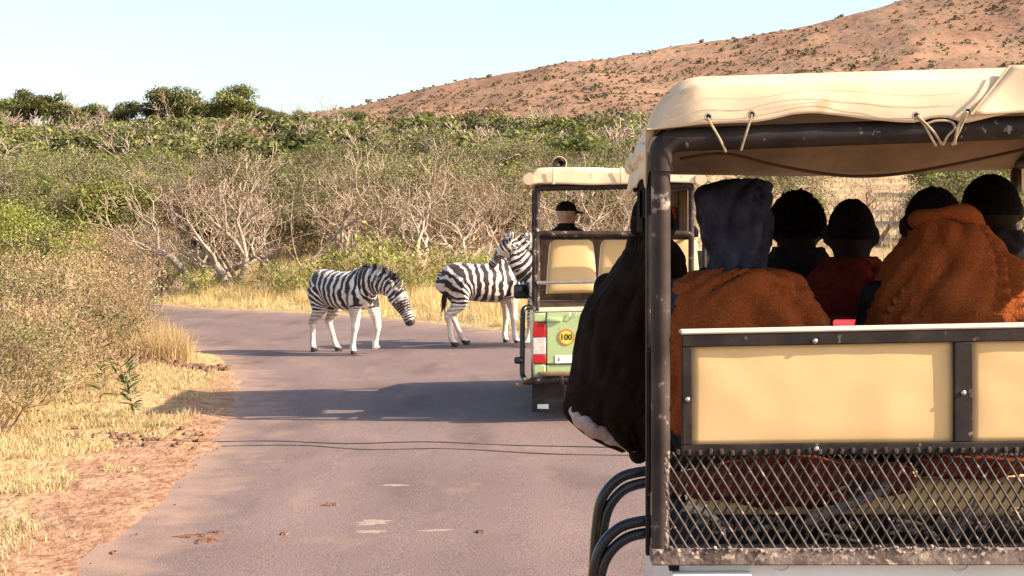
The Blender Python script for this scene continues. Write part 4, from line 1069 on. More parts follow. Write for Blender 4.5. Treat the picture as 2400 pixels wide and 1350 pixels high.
# second flap lapping over at the right corner
rows = []
for t in np.linspace(0, 1, 14):
    x0, y0 = 2276 + (2377 - 2276) * t, 268 - (268 - 150) * t
    rows.append([P(x0 + (3010 - x0) * u, y0 + ((150 + 105 * (1 - t)) - 8 * u - y0) * min(1, u * 2.2), 4.325) + Vector((0, .012 * math.sin(u * 9 + t * 3) + .035 * t, 0)) for u in np.linspace(0, 1, 24)])
fl = Geo().grid(rows).build('corner_flap', M['canvas'], near, angle=80)
sd_ = fl.modifiers.new('thick', 'SOLIDIFY'); sd_.thickness = .004
Geo().tube([P(2276 + (2377 - 2276) * t, 268 - 118 * t, 4.319) + Vector((0, .035 * t, 0)) for t in np.linspace(0, 1, 10)], .0035, 6).build('flap_edge', M['seam'], fl)
for pts_ in ([(1580, 252), (1650, 232), (1760, 232), (1880, 214), (1990, 214), (2120, 225), (2250, 219)], [(1570, 282), (1650, 262), (1780, 256), (1900, 240), (2000, 243), (2120, 255), (2240, 248)]):
    Geo().tube([P(a, b, 4.348 if True else 0) + Vector((0, -.008, 0)) for a, b in smooth_path(pts_, 8)], .0008, 5).build('seam', M['seam'], canopy)
for px, py in ((1660, 274), (1762, 268), (2147, 271), (2268, 261)):
    e = Geo().torus(P(px, py, 4.334), .0095, .0032, (0, 1, 0), 18, 6); e.build('eyelet', M['metal'], canopy)
    Geo().lathe(P(px, py, 4.337), [(.007, 0), (.007, .004)], (0, 1, 0), 12).build('eyelet_hole', M['dark_in'], canopy)
def cord(pts_, r=.0036, sub='tie_cord'):
    p = smooth_path([P(a, b, c) for a, b, c in pts_], 8); Geo().tube([Vector(k) for k in p], r, 7).build(sub, M['rope'], canopy)
cord([(1658, 276, 4.325), (1672, 300, 4.335), (1688, 328, 4.345), (1701, 356, 4.37)])
cord([(1762, 268, 4.325), (1754, 296, 4.335), (1746, 322, 4.345), (1737, 352, 4.37)])
cord([(2147, 272, 4.325), (2166, 292, 4.335), (2180, 318, 4.345), (2194, 342, 4.365)]); cord([(2150, 271, 4.322), (2178, 298, 4.333), (2192, 314, 4.345), (2207, 339, 4.365)])
cord([(2268, 262, 4.31), (2258, 285, 4.33), (2246, 312, 4.345), (2232, 340, 4.365)]); cord([(2265, 264, 4.312), (2248, 290, 4.33), (2240, 318, 4.345), (2238, 338, 4.365)])
cord([(2172, 290, 4.35), (2196, 283, 4.345), (2228, 285, 4.345), (2238, 300, 4.345), (2222, 318, 4.345), (2210, 340, 4.36)])
# inner ceiling sheet and piping that sags below it
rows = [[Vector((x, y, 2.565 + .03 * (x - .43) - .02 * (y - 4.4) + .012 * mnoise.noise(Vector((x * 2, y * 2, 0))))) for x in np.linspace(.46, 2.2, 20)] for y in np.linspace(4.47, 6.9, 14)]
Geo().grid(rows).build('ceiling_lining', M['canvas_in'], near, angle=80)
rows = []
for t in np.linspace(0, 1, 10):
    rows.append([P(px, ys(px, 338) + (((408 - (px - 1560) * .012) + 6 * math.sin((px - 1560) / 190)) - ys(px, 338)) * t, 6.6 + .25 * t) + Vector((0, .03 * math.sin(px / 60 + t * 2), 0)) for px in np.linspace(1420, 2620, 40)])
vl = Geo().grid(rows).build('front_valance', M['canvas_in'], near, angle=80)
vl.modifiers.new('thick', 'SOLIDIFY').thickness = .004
Geo().tube([P(a, b, c) for a, b, c in smooth_path([(1590, 372, 4.62), (1690, 360, 4.68), (1800, 385, 4.75), (1900, 404, 4.8), (1990, 413, 4.8), (2090, 408, 4.8), (2200, 390, 4.75), (2310, 368, 4.68), (2420, 345, 4.6)], 8)], .0052, 7).build('sagging_cord', M['rope_dark'], near)
# side curtain rolled at the left edge of the roof
Geo().tube([(.425 + .012 * math.sin(k * 1.3), 4.42 + .13 * k, 2.40 - .012 * math.sin(k * .9)) for k in range(19)], [.03 + .006 * math.sin(k * 2.1) for k in range(19)], 9).build('rolled_curtain', M['canvas'], near)
for k, (px, py, L_) in enumerate(((1486, 440, .10), (1497, 432, .07), (1480, 480, .09))):
    p = P(px, py, 5.0); Geo().bar(p + Vector((0, 0, .05)), p - Vector((0, 0, L_)), .018, .006, .001, up=(0, 1, 0)).build('curtain_strap', M['dark_in'], near)
# rear back-rest panel
def slab(name, x0, x1, y0, y1, dd0, dd1, mat, par, bev=.003, n=1):
    a, b, c, d_ = q(x0, y0, 0), q(x1, y0, 0), q(x1, y1, 0), q(x0, y1, 0)
    poly = [a + Vector((0, dd0, 0)), b + Vector((0, dd0, 0)), c + Vector((0, dd0, 0)), d_ + Vector((0, dd0, 0))]
    me_g = Geo().prism(poly, (0, dd1 - dd0, 0))
    o = me_g.build(name, M[mat], par, angle=30)
    if bev: bv = o.modifiers.new('bevel', 'BEVEL'); bv.width = bev; bv.segments = 2; bv.limit_method = 'ANGLE'
    return o
slab('frame_rail', 1598, RX_ - 50, 784, 813, -.012, .02, 'steel', near)
slab('frame_rail', 1598, RX_ - 50, 1042, 1068, -.012, .02, 'steel', near)
slab('frame_stile', 1598, 1622, 813.5, 1041.5, -.011, .02, 'steel', near)
slab('frame_stile', 2235, 2278, 813.5, 1041.5, -.011, .02, 'steel', near)
slab('frame_stile', RX_ - 74, RX_ - 50, 813.5, 1041.5, -.011, .02, 'steel', near)
slab('panel_trim', 1594, RX_ - 46, 774, 783.5, -.016, .05, 'cream', near, .006)
def cushion(name, x0, x1, y0, y1, mat, par, depth=.03):
    rows = []
    for j, t in enumerate(np.linspace(0, 1, 16)):
        rows.append([q(x0 + (x1 - x0) * u, y0 + (y1 - y0) * t, .006) + Vector((0, -.006 * (math.sin(math.pi * u) * math.sin(math.pi * t)) ** .5 + .0035 * mnoise.noise(Vector((u * 6, t * 3, x0))), 0)) for u in np.linspace(0, 1, 30)])
    o = Geo().grid(rows).build(name, M[mat], par, angle=80); s_ = o.modifiers.new('thick', 'SOLIDIFY'); s_.thickness = .012; s_.offset = -1; return o
cushion('back_panel', 1618, 2239, 808, 1046, 'tan', near)
cushion('back_panel', 2274, RX_ - 70, 808, 1046, 'tan', near)
for px, py in ((1910, 805), (1611, 936), (2258, 930), (1913, 1055), (2600, 806)):
    Geo().lathe(q(px, py, -.0125), [(.0075, 0), (.0075, -.003), (.005, -.006), (.001, -.007)], (0, 1, 0), 12).build('bolt', M['metal'], near)
# diamond mesh
y0_, y1_ = 1060, 1292; dxp = 25.6; slope = 12.8 / 21.0; xl_, xr_ = 1553, RX_ - 20
def mesh_strands(dd, mat, name, y0_, y1_, xl_, xr_, r=.0038, dxp=25.6):
    g = Geo(); H_ = y1_ - y0_; k = -40
    for sgn, off in ((1, 0), (-1, .0035)):
        x = xl_ - H_ * slope * 1.1 if sgn > 0 else xl_
        while x < (xr_ if sgn > 0 else xr_ + H_ * slope * 1.1):
            a, b = x, x + sgn * H_ * slope; ya, yb = y0_, y1_
            lo, hi = (0., 1.)
            def tx(X): return (X - a) / (b - a)
            t0, t1 = sorted((tx(xl_), tx(xr_))); lo = max(0, t0); hi = min(1, t1)
            if hi - lo > .02:
                pA = q(a + (b - a) * lo, y0_ + H_ * lo, dd + off); pB = q(a + (b - a) * hi, y0_ + H_ * hi, dd + off)
                g.tube([pA, pB], r, 5)
            x += dxp
    return g
scr = mesh_strands(-.004, 'mesh_wire', 'mesh_screen', y0_, y1_, xl_, xr_).build('mesh_screen', M['mesh_wire'], near)
g = Geo(); x = xl_ + 36; rk = random.Random(3)
while x < xr_:
    g.box(q(x, 1060 + rk.uniform(-2, 3), -.016), (.011, .008, .016), Matrix.Rotation(rk.uniform(-.3, .3), 3, 'Y'), .002); x += dxp
g.build('mesh_knots', M['mesh_wire'], scr)['kind'] = 'stuff'
# left edge weld bead + lower rail
rail = slab('bottom_rail', 1526, RX_ + 24, 1284, 1322, -.022, .05, 'steel_rail', near, .004)
g = Geo()
for k in range(150):
    x = rk.uniform(1540, 2900); s_ = rk.uniform(.002, .0065); g.ell(q(x, 1286 + rk.uniform(-4, 12), -.022), (s_ * 1.4, s_, s_), 6, 4)
for k in range(34):
    s_ = rk.uniform(.004, .008); g.ell(q(1561 + rk.gauss(0, 3), 1064 + k * 6.7, -.012), (s_, s_, s_ * 1.4), 6, 4)
g.build('rust_crust', M['steel_rail'], rail, angle=80)['kind'] = 'stuff'
# white pickup body under the seating cage
def wbox(name, x0, x1, y0, y1, z0, z1, mat, par, bev=.02, seg=3):
    return Geo().box(((x0 + x1) / 2, (y0 + y1) / 2, (z0 + z1) / 2), (x1 - x0, y1 - y0, z1 - z0), None, bev, seg).build(name, M[mat], par)
tg_ = wbox('tailgate', .50, 2.17, 4.43, 4.49, .62, 1.178, 'white_paint', near, .012)
for px in (1832, 2251, 2640):
    Geo().torus(P(px, ys(px, 1318), 4.428), .027, .0035, (0, 1, 0), 24, 6).build('pressed_ring', M['white_paint'], tg_)
wbox('handle_cover', q(1572, 1350).x, q(1762, 1350).x, 4.39, 4.43, .99, q(1600, 1342).z, 'white_paint', tg_, .008)
wbox('bed_side', .47, .55, 4.50, 6.55, .55, 1.165, 'white_paint', near, .03)
wbox('bed_side', 2.12, 2.20, 4.50, 6.55, .55, 1.165, 'white_paint', near, .03)
wbox('bed_floor', .56, 2.11, 4.51, 6.5, .70, .78, 'dark_in', near, .01)
wbox('chassis', .75, 1.92, 4.6, 8.3, .42, .60, 'dark_in', near, .02)
wbox('bumper', .55, 2.12, 4.30, 4.42, .45, .60, 'steel', near, .02)
lt = wbox('tail_lamp', .475, .545, 4.455, 4.50, .72, 1.02, 'tail_red', near, .01)
# cab
cab = Geo()
prof = [(6.62, .55), (6.62, 1.12), (6.70, 1.30), (6.84, 1.72), (6.95, 1.76), (7.35, 1.76), (7.45, 1.70), (7.62, 1.14), (8.25, 1.02), (8.35, .95), (8.38, .55)]
cab.prism([(.66, a, b) for a, b in prof], (1.4, 0, 0)); co_ = cab.build('cab', M['white_paint'], near, angle=30); bv = co_.modifiers.new('bevel', 'BEVEL'); bv.width = .04; bv.segments = 3; bv.limit_method = 'ANGLE'
Geo().prism([(.76, 6.715, 1.31), (1.95, 6.715, 1.31), (1.9, 6.805, 1.60), (.81, 6.805, 1.60)], (0, -.03, 0)).build('rear_window', M['glass'], co_)
a = P(1992, 757, 5.02); a.x -= .03; Geo().box(a, (.108, .03, .021), None, .008).build('brake_light', M['red_lamp'], co_)
Geo().box(a + Vector((0, .03, .004)), (.40, .04, .04), None, .01).build('lamp_housing', M['dark_in'], co_)
for s_ in (.64, 2.08):
    Geo().box((s_ + (-.10 if s_ < 1 else .10), 7.6, 1.05), (.12, .06, .13), None, .02).build('wing_mirror', M['black_gloss'], co_)
for yy in (5.35, 7.85):
    for xx in (.66, 2.0): wheel(near, (xx, yy, .36 + float(tilt(xx, yy)) - near.location.z * 0), .36, .24, 1)
# black side rails at the left rear corner
for pts_ in ([(1540, 1104), (1490, 1106), (1440, 1122), (1402, 1166), (1389, 1230), (1382, 1330), (1378, 1440)], [(1540, 1132), (1500, 1132), (1452, 1148), (1418, 1188), (1403, 1245), (1396, 1330), (1392, 1440)]):
    Geo().tube([P(a, b, 4.75) for a, b in smooth_path(pts_, 6)], .0165, 12).build('side_rail', M['black_gloss'], near)
for pts_ in ([(1560, 1219), (1500, 1222), (1448, 1238), (1408, 1280), (1390, 1340), (1384, 1440)], [(1560, 1248), (1508, 1250), (1462, 1264), (1424, 1300), (1405, 1352), (1398, 1440)]):
    Geo().tube([P(a, b, 4.55) for a, b in smooth_path(pts_, 6)], .0165, 12).build('side_rail', M['black_gloss'], near)
# seating inside the cage
wbox('cage_floor', .47, 2.2, 4.47, 7.0, 1.13, 1.165, 'dark_in', near, .004)
sx0, sx1 = .54, 2.16
for r_, yy in enumerate((4.62, 5.42, 6.15)):
    z0 = q(1900, 1214, yy - 4.4).z if r_ == 0 else 1.36 + .05 * r_; z1 = q(1900, 1128, yy - 4.4).z if r_ == 0 else 1.46 + .05 * r_
    g = Geo(); n = 26; rows = []
    st = Geo().box((1.35, yy + .22, (z0 + z1) / 2), (sx1 - sx0, .42, abs(z1 - z0)), None, .03, 3); st.build('seat_cushion', M['seat_tan' if r_ == 0 else 'tan'], near)
    if r_: Geo().box((1.35, yy - .02, z1 + .08), (sx1 - sx0, .06, .24), Matrix.Rotation(R(-6), 3, 'X'), .025, 3).build('seat_back', M['tan'], near)
    for xx in (.62, 1.33, 2.06): Geo().bar((xx, yy + .1, 1.16), (xx, yy + .1, z0), .03, .03, .003).build('seat_leg', M['steel'], near)
# rusty lower grille, straps and litter behind the mesh
g = Geo(); rk = random.Random(9)
for k in range(130):
    x = rk.uniform(1590, 2600); yv = rk.gauss(1232, 11); s_ = rk.uniform(.004, .012); g.ell(q(x, yv, rk.uniform(.08, .25)), (s_ * 1.5, s_, s_), 6, 4)
tag(g.build('floor_litter', M['steel_rail'], angle=80), 'dusty litter and grit on the floor behind the wire mesh', 'litter', None, 'stuff')
for pts_, wd, nm in (([(1890, 1222), (1960, 1196), (2030, 1168), (2085, 1142)], .036, 'strap_grey'), ([(2230, 1262), (2262, 1222), (2285, 1180)], .03, 'strap_grey'), ([(1600, 1188), (1650, 1200), (1690, 1232), (1700, 1252)], .026, 'cream')):
    pp = [q(a, b, .13) for a, b in smooth_path(pts_, 6)]; g = Geo()
    for a, b in zip(pp[:-1], pp[1:]): pass
    rows = [[p + Vector((0, 0, wd / 2)), p + Vector((0, -.004, 0)), p - Vector((0, 0, wd / 2))] for p in pp]
    o = g.grid(rows).build('seat_strap', M[nm], near, angle=80); o.modifiers.new('thick', 'SOLIDIFY').thickness = .004
for pts_ in ([(2100, 1222), (2150, 1228), (2185, 1250), (2200, 1268)], [(1925, 1252), (1960, 1258), (1990, 1266), (2010, 1270)], [(2040, 1160), (2000, 1142), (1965, 1150), (1940, 1165)]):
    Geo().tube([q(a, b, .12) for a, b in smooth_path(pts_, 6)], .005, 6).build('loose_cord', M['rope'], near)
Geo().box(q(2022, 1145, .11), (.10, .05, .03), Matrix.Rotation(R(-18), 3, 'Y'), .008).build('belt_buckle', M['dark_in'], near)

# ------------------------------------------------------------------ the green jeep ahead
D2 = 15.9
def yj(px, y0): return y0 - .02 * (px - 1250)
def j(px, py, dd=0.): return P(px, yj(px, py), D2 + dd)
jz = float(tilt(1.1, 17.5))
jeep = empty('safari_vehicle', (1.1, 17.5, jz))
tag(jeep, 'green open safari jeep ahead with a 100 sticker on its tailgate', 'vehicle', 'open safari vehicles on the road')
xl, xr = j(1247, 800).x, j(1247, 800).x + 1.76
RJ = 1247 + 1.76 * F / D2                 # right edge in pixels at the tailgate
def jslab(name, x0, x1, y0, y1, d0, d1, mat, par=jeep, bev=.008):
    a = [P(x0, yj(x0, y0), D2), P(x1, yj(x1, y0), D2), P(x1, yj(x1, y1), D2), P(x0, yj(x0, y1), D2)]
    o = Geo().prism([p + Vector((0, d0, 0)) for p in a], (0, d1 - d0, 0)).build(name, M[mat], par, angle=30)
    if bev: bv = o.modifiers.new('bevel', 'BEVEL'); bv.width = bev; bv.segments = 2; bv.limit_method = 'ANGLE'
    return o
tgj = jslab('tailgate', 1281, RJ - 34, 733, 854, -.01, .05, 'green_paint', bev=.012)
jslab('tailgate_lip', 1262, RJ - 15, 722, 732, -.006, .06, 'cream', tgj)
jslab('bed_corner', 1249, 1280, 733, 756, -.004, .3, 'green_paint', bev=.02)
jslab('bed_corner', 1249, 1280, 853, 888, -.004, .3, 'green_paint', bev=.02)
jslab('bed_corner', RJ - 33, RJ - 2, 733, 888, -.004, .3, 'green_paint', bev=.02)
jslab('rear_sill', 1281, RJ - 34, 856, 874, .0, .06, 'green_paint')
tl = jslab('tail_light', 1249, 1279, 757, 791, -.012, .10, 'tail_red', bev=.01)
jslab('clear_lens', 1249, 1279, 791.5, 831, -.011, .10, 'tail_white', tl); jslab('lower_lens', 1249, 1279, 831.5, 852, -.012, .10, 'tail_red', tl)
tl2 = jslab('tail_light', RJ - 32, RJ - 2, 757, 852, -.016, -.006, 'tail_red', bev=.003)
Geo().box(j(1299, 750, -.025), (.30 * .55, .03, .045), None, .012).build('tailgate_handle', M['green_paint'], tgj)
Geo().tube(fillet([j(1335, 735, -.02), j(1337, 744, -.03), j(1348, 746, -.03), j(1350, 735, -.02)], .01), .004, 6).build('wire_hook', M['metal'], tgj)
# 100 sticker and plate
c = j(1327, 792, -.0135)
st = Geo().lathe(c, [(.088, 0), (.088, -.002)], (0, 1, 0), 40).build('speed_sticker', M['sign_ring'], tgj)
Geo().lathe(c + Vector((0, -.003, 0)), [(.071, 0), (.071, -.001)], (0, 1, 0), 40).build('sticker_face', M['sign_yellow'], st)
def text(body, c, size, mat, par, name):
    cu = bpy.data.curves.new('txt', 'FONT'); cu.body = body; cu.size = size; cu.align_x = 'CENTER'; cu.align_y = 'CENTER'; cu.extrude = .0006; cu.offset = size * .018
    o = bpy.data.objects.new('txt', cu); COL.objects.link(o); dg = bpy.context.evaluated_depsgraph_get(); dg.update()
    me = bpy.data.meshes.new_from_object(o.evaluated_get(dg)); bpy.data.objects.remove(o)
    me.transform(Matrix.Translation(Vector(c) - ORIG[jeep.name]) @ Matrix.Rotation(R(90), 4, 'X')); return link(name, me, M[mat], par)
text('100', c + Vector((0, -.0062, 0)), .088, 'ink', st, 'lettering')
pl = jslab('number_plate', 1301, 1376, 834, 852, -.016, -.0105, 'plate', tgj, 0)
pc = j(1310, 842, -.018); Geo().prism([pc + Vector((-.016, 0, -.022)), pc + Vector((.016, 0, -.022)), pc + Vector((.010, 0, .0)), pc + Vector((0, 0, .024)), pc + Vector((-.010, 0, 0))], (0, .0008, 0)).build('plate_emblem', M['grey_ink'], pl)
for k in range(5): Geo().box(j(1345 + k * 5.5, 840, -.018), (.012, .001, .020), None, 0).build('plate_mark', M['grey_ink'], pl)
# tub, cab, floor, wheels
wbox('bed_side', xl + .012, xl + .07, D2 + .31, 18.3, .52 + jz, j(1250, 735).z, 'green_paint', jeep, .02)
wbox('bed_side', xr - .07, xr - .012, D2 + .31, 18.3, .52 + jz, j(1250, 735).z + .03, 'green_paint', jeep, .02)
wbox('bed_floor', xl + .08, xr - .08, D2 + .06, 18.3, .62 + jz, .70 + jz, 'dark_in', jeep)
prof = [(18.35, .5), (18.35, 1.13), (18.45, 1.16), (18.85, 1.16), (19.45, 1.04), (19.58, .95), (19.62, .5)]
cj = Geo().prism([(xl + .02, a, b + jz) for a, b in prof], (1.72, 0, 0)).build('cab', M['green_paint'], jeep, angle=30); bv = cj.modifiers.new('bevel', 'BEVEL'); bv.width = .04; bv.segments = 3; bv.limit_method = 'ANGLE'
wsf = Geo().tube(fillet([(xl + .06, 18.85, 1.15), (xl + .08, 18.75, 1.62), (xr - .08, 18.75, 1.66), (xr - .06, 18.85, 1.18)], .06), .022, 8).build('windscreen_frame', M['steel'], cj)
wbox('chassis', xl + .35, xr - .35, D2 + .1, 19.5, .36 + jz, .52 + jz, 'dark_in', jeep)
for yy in (17.0, 19.0):
    for xx in (xl + .16, xr - .16): wheel(jeep, (xx, yy, .36 + float(tilt(xx, yy))), .36, .25, 1)
for xx in (j(1285, 900).x, xr - .2):
    fp = Geo().box((xx, D2 + .14, .30 + jz), (.34, .012, .46), None, .004).build('mud_flap', M['rubber'], jeep)
    if xx < 1: Geo().box((j(1273, 957).x, D2 + .131, j(1273, 957).z), (.12, .004, .05), None, .002).build('reflector', M['plate'], fp)
# rear bumper and tube guards
Geo().tube(fillet([j(1228, 893, -.05), j(1300, 890, -.10), j(RJ - 60, 890, -.10), j(RJ + 12, 893, -.05)], .06), .036, 12).build('rear_bumper', M['steel_post'], jeep)
Geo().box(j(1247 + (RJ - 1247) / 2, 880, -.07), (1.6, .15, .035), None, .01).build('bumper_step', M['seat_shade'], jeep)
for px in (1315, RJ - 75): Geo().box(j(px, 892, -.12), (.05, .05, .10), None, .01).build('bumper_bracket', M['steel'], jeep)
for s_, bx in ((-1, xl), (1, xr)):
    zt_, zb_ = j(1235, 724).z, j(1235, 896).z
    Geo().tube(fillet([(bx, D2 + .28, zt_), (bx + s_ * .095, D2 + .18, zt_ + .004), (bx + s_ * .10, D2 + .16, zt_ - .12), (bx + s_ * .105, D2 + .12, zb_ + .05), (bx + s_ * .02, D2 - .03, zb_)], .06, 6), .028, 12).build('corner_guard', M['black_gloss'], jeep)
    lm = Geo().lathe((bx + s_ * .10, D2 + .10, j(1212, 846).z), [(.0, 0), (.03, 0), (.038, s_ * .02), (.038, s_ * .075), (.025, s_ * .09)], (1, 0, 0), 16).build('side_lamp', M['glass'], jeep)
    Geo().box((bx + s_ * .10, D2 + .05, j(1212, 902).z), (.16, .06, .03), None, .01).build('side_step', M['seat_shade'], jeep)
# superstructure
for s_, px in ((0, 1259), (1, RJ - 14)):
    X = j(px, 600).x if s_ == 0 else xr - .06
    Geo().tube([(X, D2 + .05, j(1259, 728).z), (X, D2 + .05, j(1259, 440).z)], .031, 12).build('rear_post', M['steel_post'], jeep)
    for dy, nm in ((1.1, 0), (2.3, 1)):
        Geo().tube([(X + (.0 if s_ == 0 else -.0), D2 + dy, 1.1 + jz), (X, D2 + dy, j(1259, 440).z - .02)], .026, 10).build('side_post', M['steel'], jeep)
    Geo().tube([(X, D2 + .06, j(1259, 440).z), (X, D2 + 2.4, j(1259, 440).z)], .026, 10).build('roof_rail', M['steel'], jeep)
    Geo().tube([(X, D2 + .06, j(1259, 553).z), (X, D2 + 2.4, j(1259, 553).z)], .022, 10).build('side_rail', M['steel'], jeep)
Geo().tube([(X + .14, D2 + .05, j(1259, 728).z), (X + .14, D2 + .05, j(1259, 440).z)], .024, 10).build('spare_post', M['steel'], jeep)
Geo().tube(fillet([j(1259, 470, .05), j(1259, 441, .05), j(RJ - 14, 441, .05), j(RJ - 14, 470, .05)], .05), .034, 12).build('rear_top_bar', M['steel'], jeep)
Geo().tube(fillet([j(1257, 600, .05), j(1257, 548, .03), j(RJ - 14, 555, .03), j(RJ - 14, 600, .05)], .05), .031, 12).build('mid_bar', M['steel_post'], jeep)
Geo().box(((xl + xr) / 2, D2 + .08, j(1259, 563).z + .02), (1.60, .03, .035), None, .006).build('lower_mid_bar', M['steel'], jeep)
Geo().tube([j(1258, 663, -.0), j(RJ - 14, 663, -.0)], .020, 10).build('grab_bar', M['metal'], jeep)
Geo().bar(j(1253, 560, .02), j(1253, 730, .02), .03, .05, .004, up=(0, 1, 0)).build('corner_plate', M['steel_post'], jeep)
# canvas roof of the jeep
x0, x1 = xl - .03, xr + .03; rows = []
for u in np.linspace(0, 1, 34):
    x = x0 + (x1 - x0) * u; e_ = min(u, 1 - u); dr = .19 * max(0, 1 - e_ / .055) ** 2; zt_ = j(1330, 396).z + .012 * math.sin(u * 7) + .02 * u
    zb_ = j(1300, 434).z + .01 * math.sin(u * 9 + 1) + .02 * u; col_ = []
    if e_ < .02: zb_ -= .05
    def put(y, z): col_.append((x, y + .012 * mnoise.noise(Vector((x * 5, y * 3, z * 7))), z + .010 * mnoise.noise(Vector((x * 3, y * 3, z * 5 + 9)))))
    zc = max(zt_ - dr * .5, zb_ + .03)
    for t in np.linspace(0, 1, 7): put(D2 - .02 + .02 * t, zb_ + (zc - .03 - zb_) * t)
    for t in np.linspace(.25, 1, 4): put(D2 + .06 * math.sin(t * 1.57), zc - .03 + .03 * math.sin(t * 1.57))
    for t in np.linspace(.05, 1, 12): put(D2 + .06 + 2.4 * t, zc - .01 * t)
    for t in np.linspace(.3, 1, 4): put(D2 + 2.48 + .03 * t, zc - .01 - .15 * t)
    rows.append(col_)
cnj = Geo().grid(rows).build('canopy', M['canvas'], jeep, angle=80); s_ = cnj.modifiers.new('thick', 'SOLIDIFY'); s_.thickness = .006
for px in (1297, 1456, 1560): Geo().box(j(px, 414, -.035), (.03, .008, .17), None, .003).build('canopy_strap', M['canvas'], cnj)
for side in (xl - .035, xr + .035):
    Geo().tube([(side + .008 * math.sin(k * 1.7), D2 - .03 + .2 * k, j(1250, 420).z + .008 * math.sin(k)) for k in range(13)], [.062 + .006 * math.sin(k * 2.3) for k in range(13)], 12).build('rolled_curtain', M['canvas'], cnj)
# rolled tarpaulin lying on the roof: a spiral tube, open end to us
rt = empty('rolled_tarpaulin', j(1313, 394, .25)); tag(rt, 'rolled up canvas tarpaulin lying on the green jeep roof', 'tarpaulin')
cc = j(1313, 383, .0); cc.z = cc.z; rows = []
for k in range(56):
    a = k * .36 + 1.2; rr = .034 + .0011 * k * .62
    rows.append([Vector((cc.x + math.cos(a) * rr, D2 + .10 + .02 * math.sin(k) + y_, cc.z + math.sin(a) * rr)) for y_ in np.linspace(0, 1.1, 6)])
o = Geo().grid(rows).build('canvas_roll', M['canvas_in'], rt, angle=80); o.modifiers.new('thick', 'SOLIDIFY').thickness = .005
Geo().torus(Vector((cc.x, D2 + .35, cc.z)), .078, .007, (0, 1, 0), 20, 6).build('tie_strap', M['canvas'], rt)
# seats of the jeep
def shape_back(x0, x1, name='seat_back', top=561, bot=689):
    rows = []; n = 22
    for jj, t in enumerate(np.linspace(0, 1, 16)):
        row_ = []
        for u in np.linspace(0, 1, n):
            cxs = (x0 + x1) / 2; half = (x1 - x0) / 2 * (1 - .16 * (1 - t) ** 1.4 - (.16 * max(0, 1 - t / .10) ** 2)); px = cxs + (u * 2 - 1) * half
            py = top + (bot - top) * t + 9 * max(0, abs(u * 2 - 1) - .8) ** 2 * 12 * max(0, 1 - t * 5)
            bulge = .035 * math.sqrt(max(0, (1 - (abs(u * 2 - 1)) ** 4))) * min(1, .25 + t * 8, .25 + (1 - t) * 10)
            row_.append(j(px, py, .22) + Vector((0, -bulge + .08 * (1 - t), 0)))
        rows.append(row_)
    o = Geo().grid(rows).build(name, M['tan'], jeep, angle=80); m_ = o.modifiers.new('thick', 'SOLIDIFY'); m_.thickness = .07; m_.offset = -1
    Geo().tube([r_[0] for r_ in rows] , .006, 6).build('piping', M['cream'], o); Geo().tube([p for p in rows[0]], .006, 6).build('piping', M['cream'], o); Geo().tube([r_[-1] for r_ in rows], .006, 6).build('piping', M['cream'], o)
for a in (1281, 1402, 1523): shape_back(a, a + 117)
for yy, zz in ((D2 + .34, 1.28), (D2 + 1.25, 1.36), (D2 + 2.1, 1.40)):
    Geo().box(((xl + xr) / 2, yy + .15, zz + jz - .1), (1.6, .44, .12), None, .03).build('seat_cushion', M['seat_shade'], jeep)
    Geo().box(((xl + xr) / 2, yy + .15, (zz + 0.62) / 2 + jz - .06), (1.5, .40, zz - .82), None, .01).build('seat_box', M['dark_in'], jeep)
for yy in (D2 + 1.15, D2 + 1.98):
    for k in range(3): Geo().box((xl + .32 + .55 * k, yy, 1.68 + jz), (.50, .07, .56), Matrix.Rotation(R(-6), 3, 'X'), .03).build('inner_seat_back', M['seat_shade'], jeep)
# curtain on the jeep's far side, added to close sunlit gaps in its shadow
rows = []
for u in np.linspace(0, 1, 40):
    rows.append([(xr - .05 + .018 * math.sin(u * 40) + .01 * math.sin(u * 17), D2 + .45 + 1.85 * u, 1.05 + jz + t * 1.42) for t in np.linspace(0, 1, 8)])
cu_ = Geo().grid(rows).build('sun_block_curtain', M['canvas_in'], jeep, angle=80); cu_.modifiers.new('thick', 'SOLIDIFY').thickness = .004
# door mirror of the jeep
mc = P(1223, 683, 18.6)
mr = Geo().box(mc, (.205, .09, .18), None, .035, 3).build('door_mirror', M['black_gloss'], jeep)
Geo().box(mc + Vector((-.005, -.046, 0)), (.165, .006, .14), None, .002).build('mirror_glass', M['glass'], mr)
Geo().tube([mc + Vector((.08, .02, -.04)), (xl + .04, 18.65, mc.z - .10)], .014, 8).build('mirror_arm', M['black_gloss'], mr)
# ================================================================== PEOPLE
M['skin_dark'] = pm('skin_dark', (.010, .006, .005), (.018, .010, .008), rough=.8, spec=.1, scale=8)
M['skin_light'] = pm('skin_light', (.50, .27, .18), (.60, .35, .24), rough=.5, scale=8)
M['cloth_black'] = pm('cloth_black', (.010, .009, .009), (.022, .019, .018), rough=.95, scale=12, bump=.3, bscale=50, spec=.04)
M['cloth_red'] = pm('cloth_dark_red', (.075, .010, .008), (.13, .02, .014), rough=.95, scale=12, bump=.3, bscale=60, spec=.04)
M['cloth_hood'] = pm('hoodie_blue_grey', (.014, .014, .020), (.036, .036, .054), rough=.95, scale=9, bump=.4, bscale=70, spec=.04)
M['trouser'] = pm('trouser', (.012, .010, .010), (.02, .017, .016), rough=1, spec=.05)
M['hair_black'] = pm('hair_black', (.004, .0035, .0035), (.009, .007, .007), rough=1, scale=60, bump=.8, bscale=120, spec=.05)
M['hair_grey'] = pm('hair_grey', (.34, .31, .28), (.52, .48, .44), rough=.7, scale=60, bump=.6, bscale=120)
M['hair_red'] = pm('hair_red', (.38, .075, .02), (.6, .16, .05), rough=.6, scale=40, bump=.7, bscale=80)
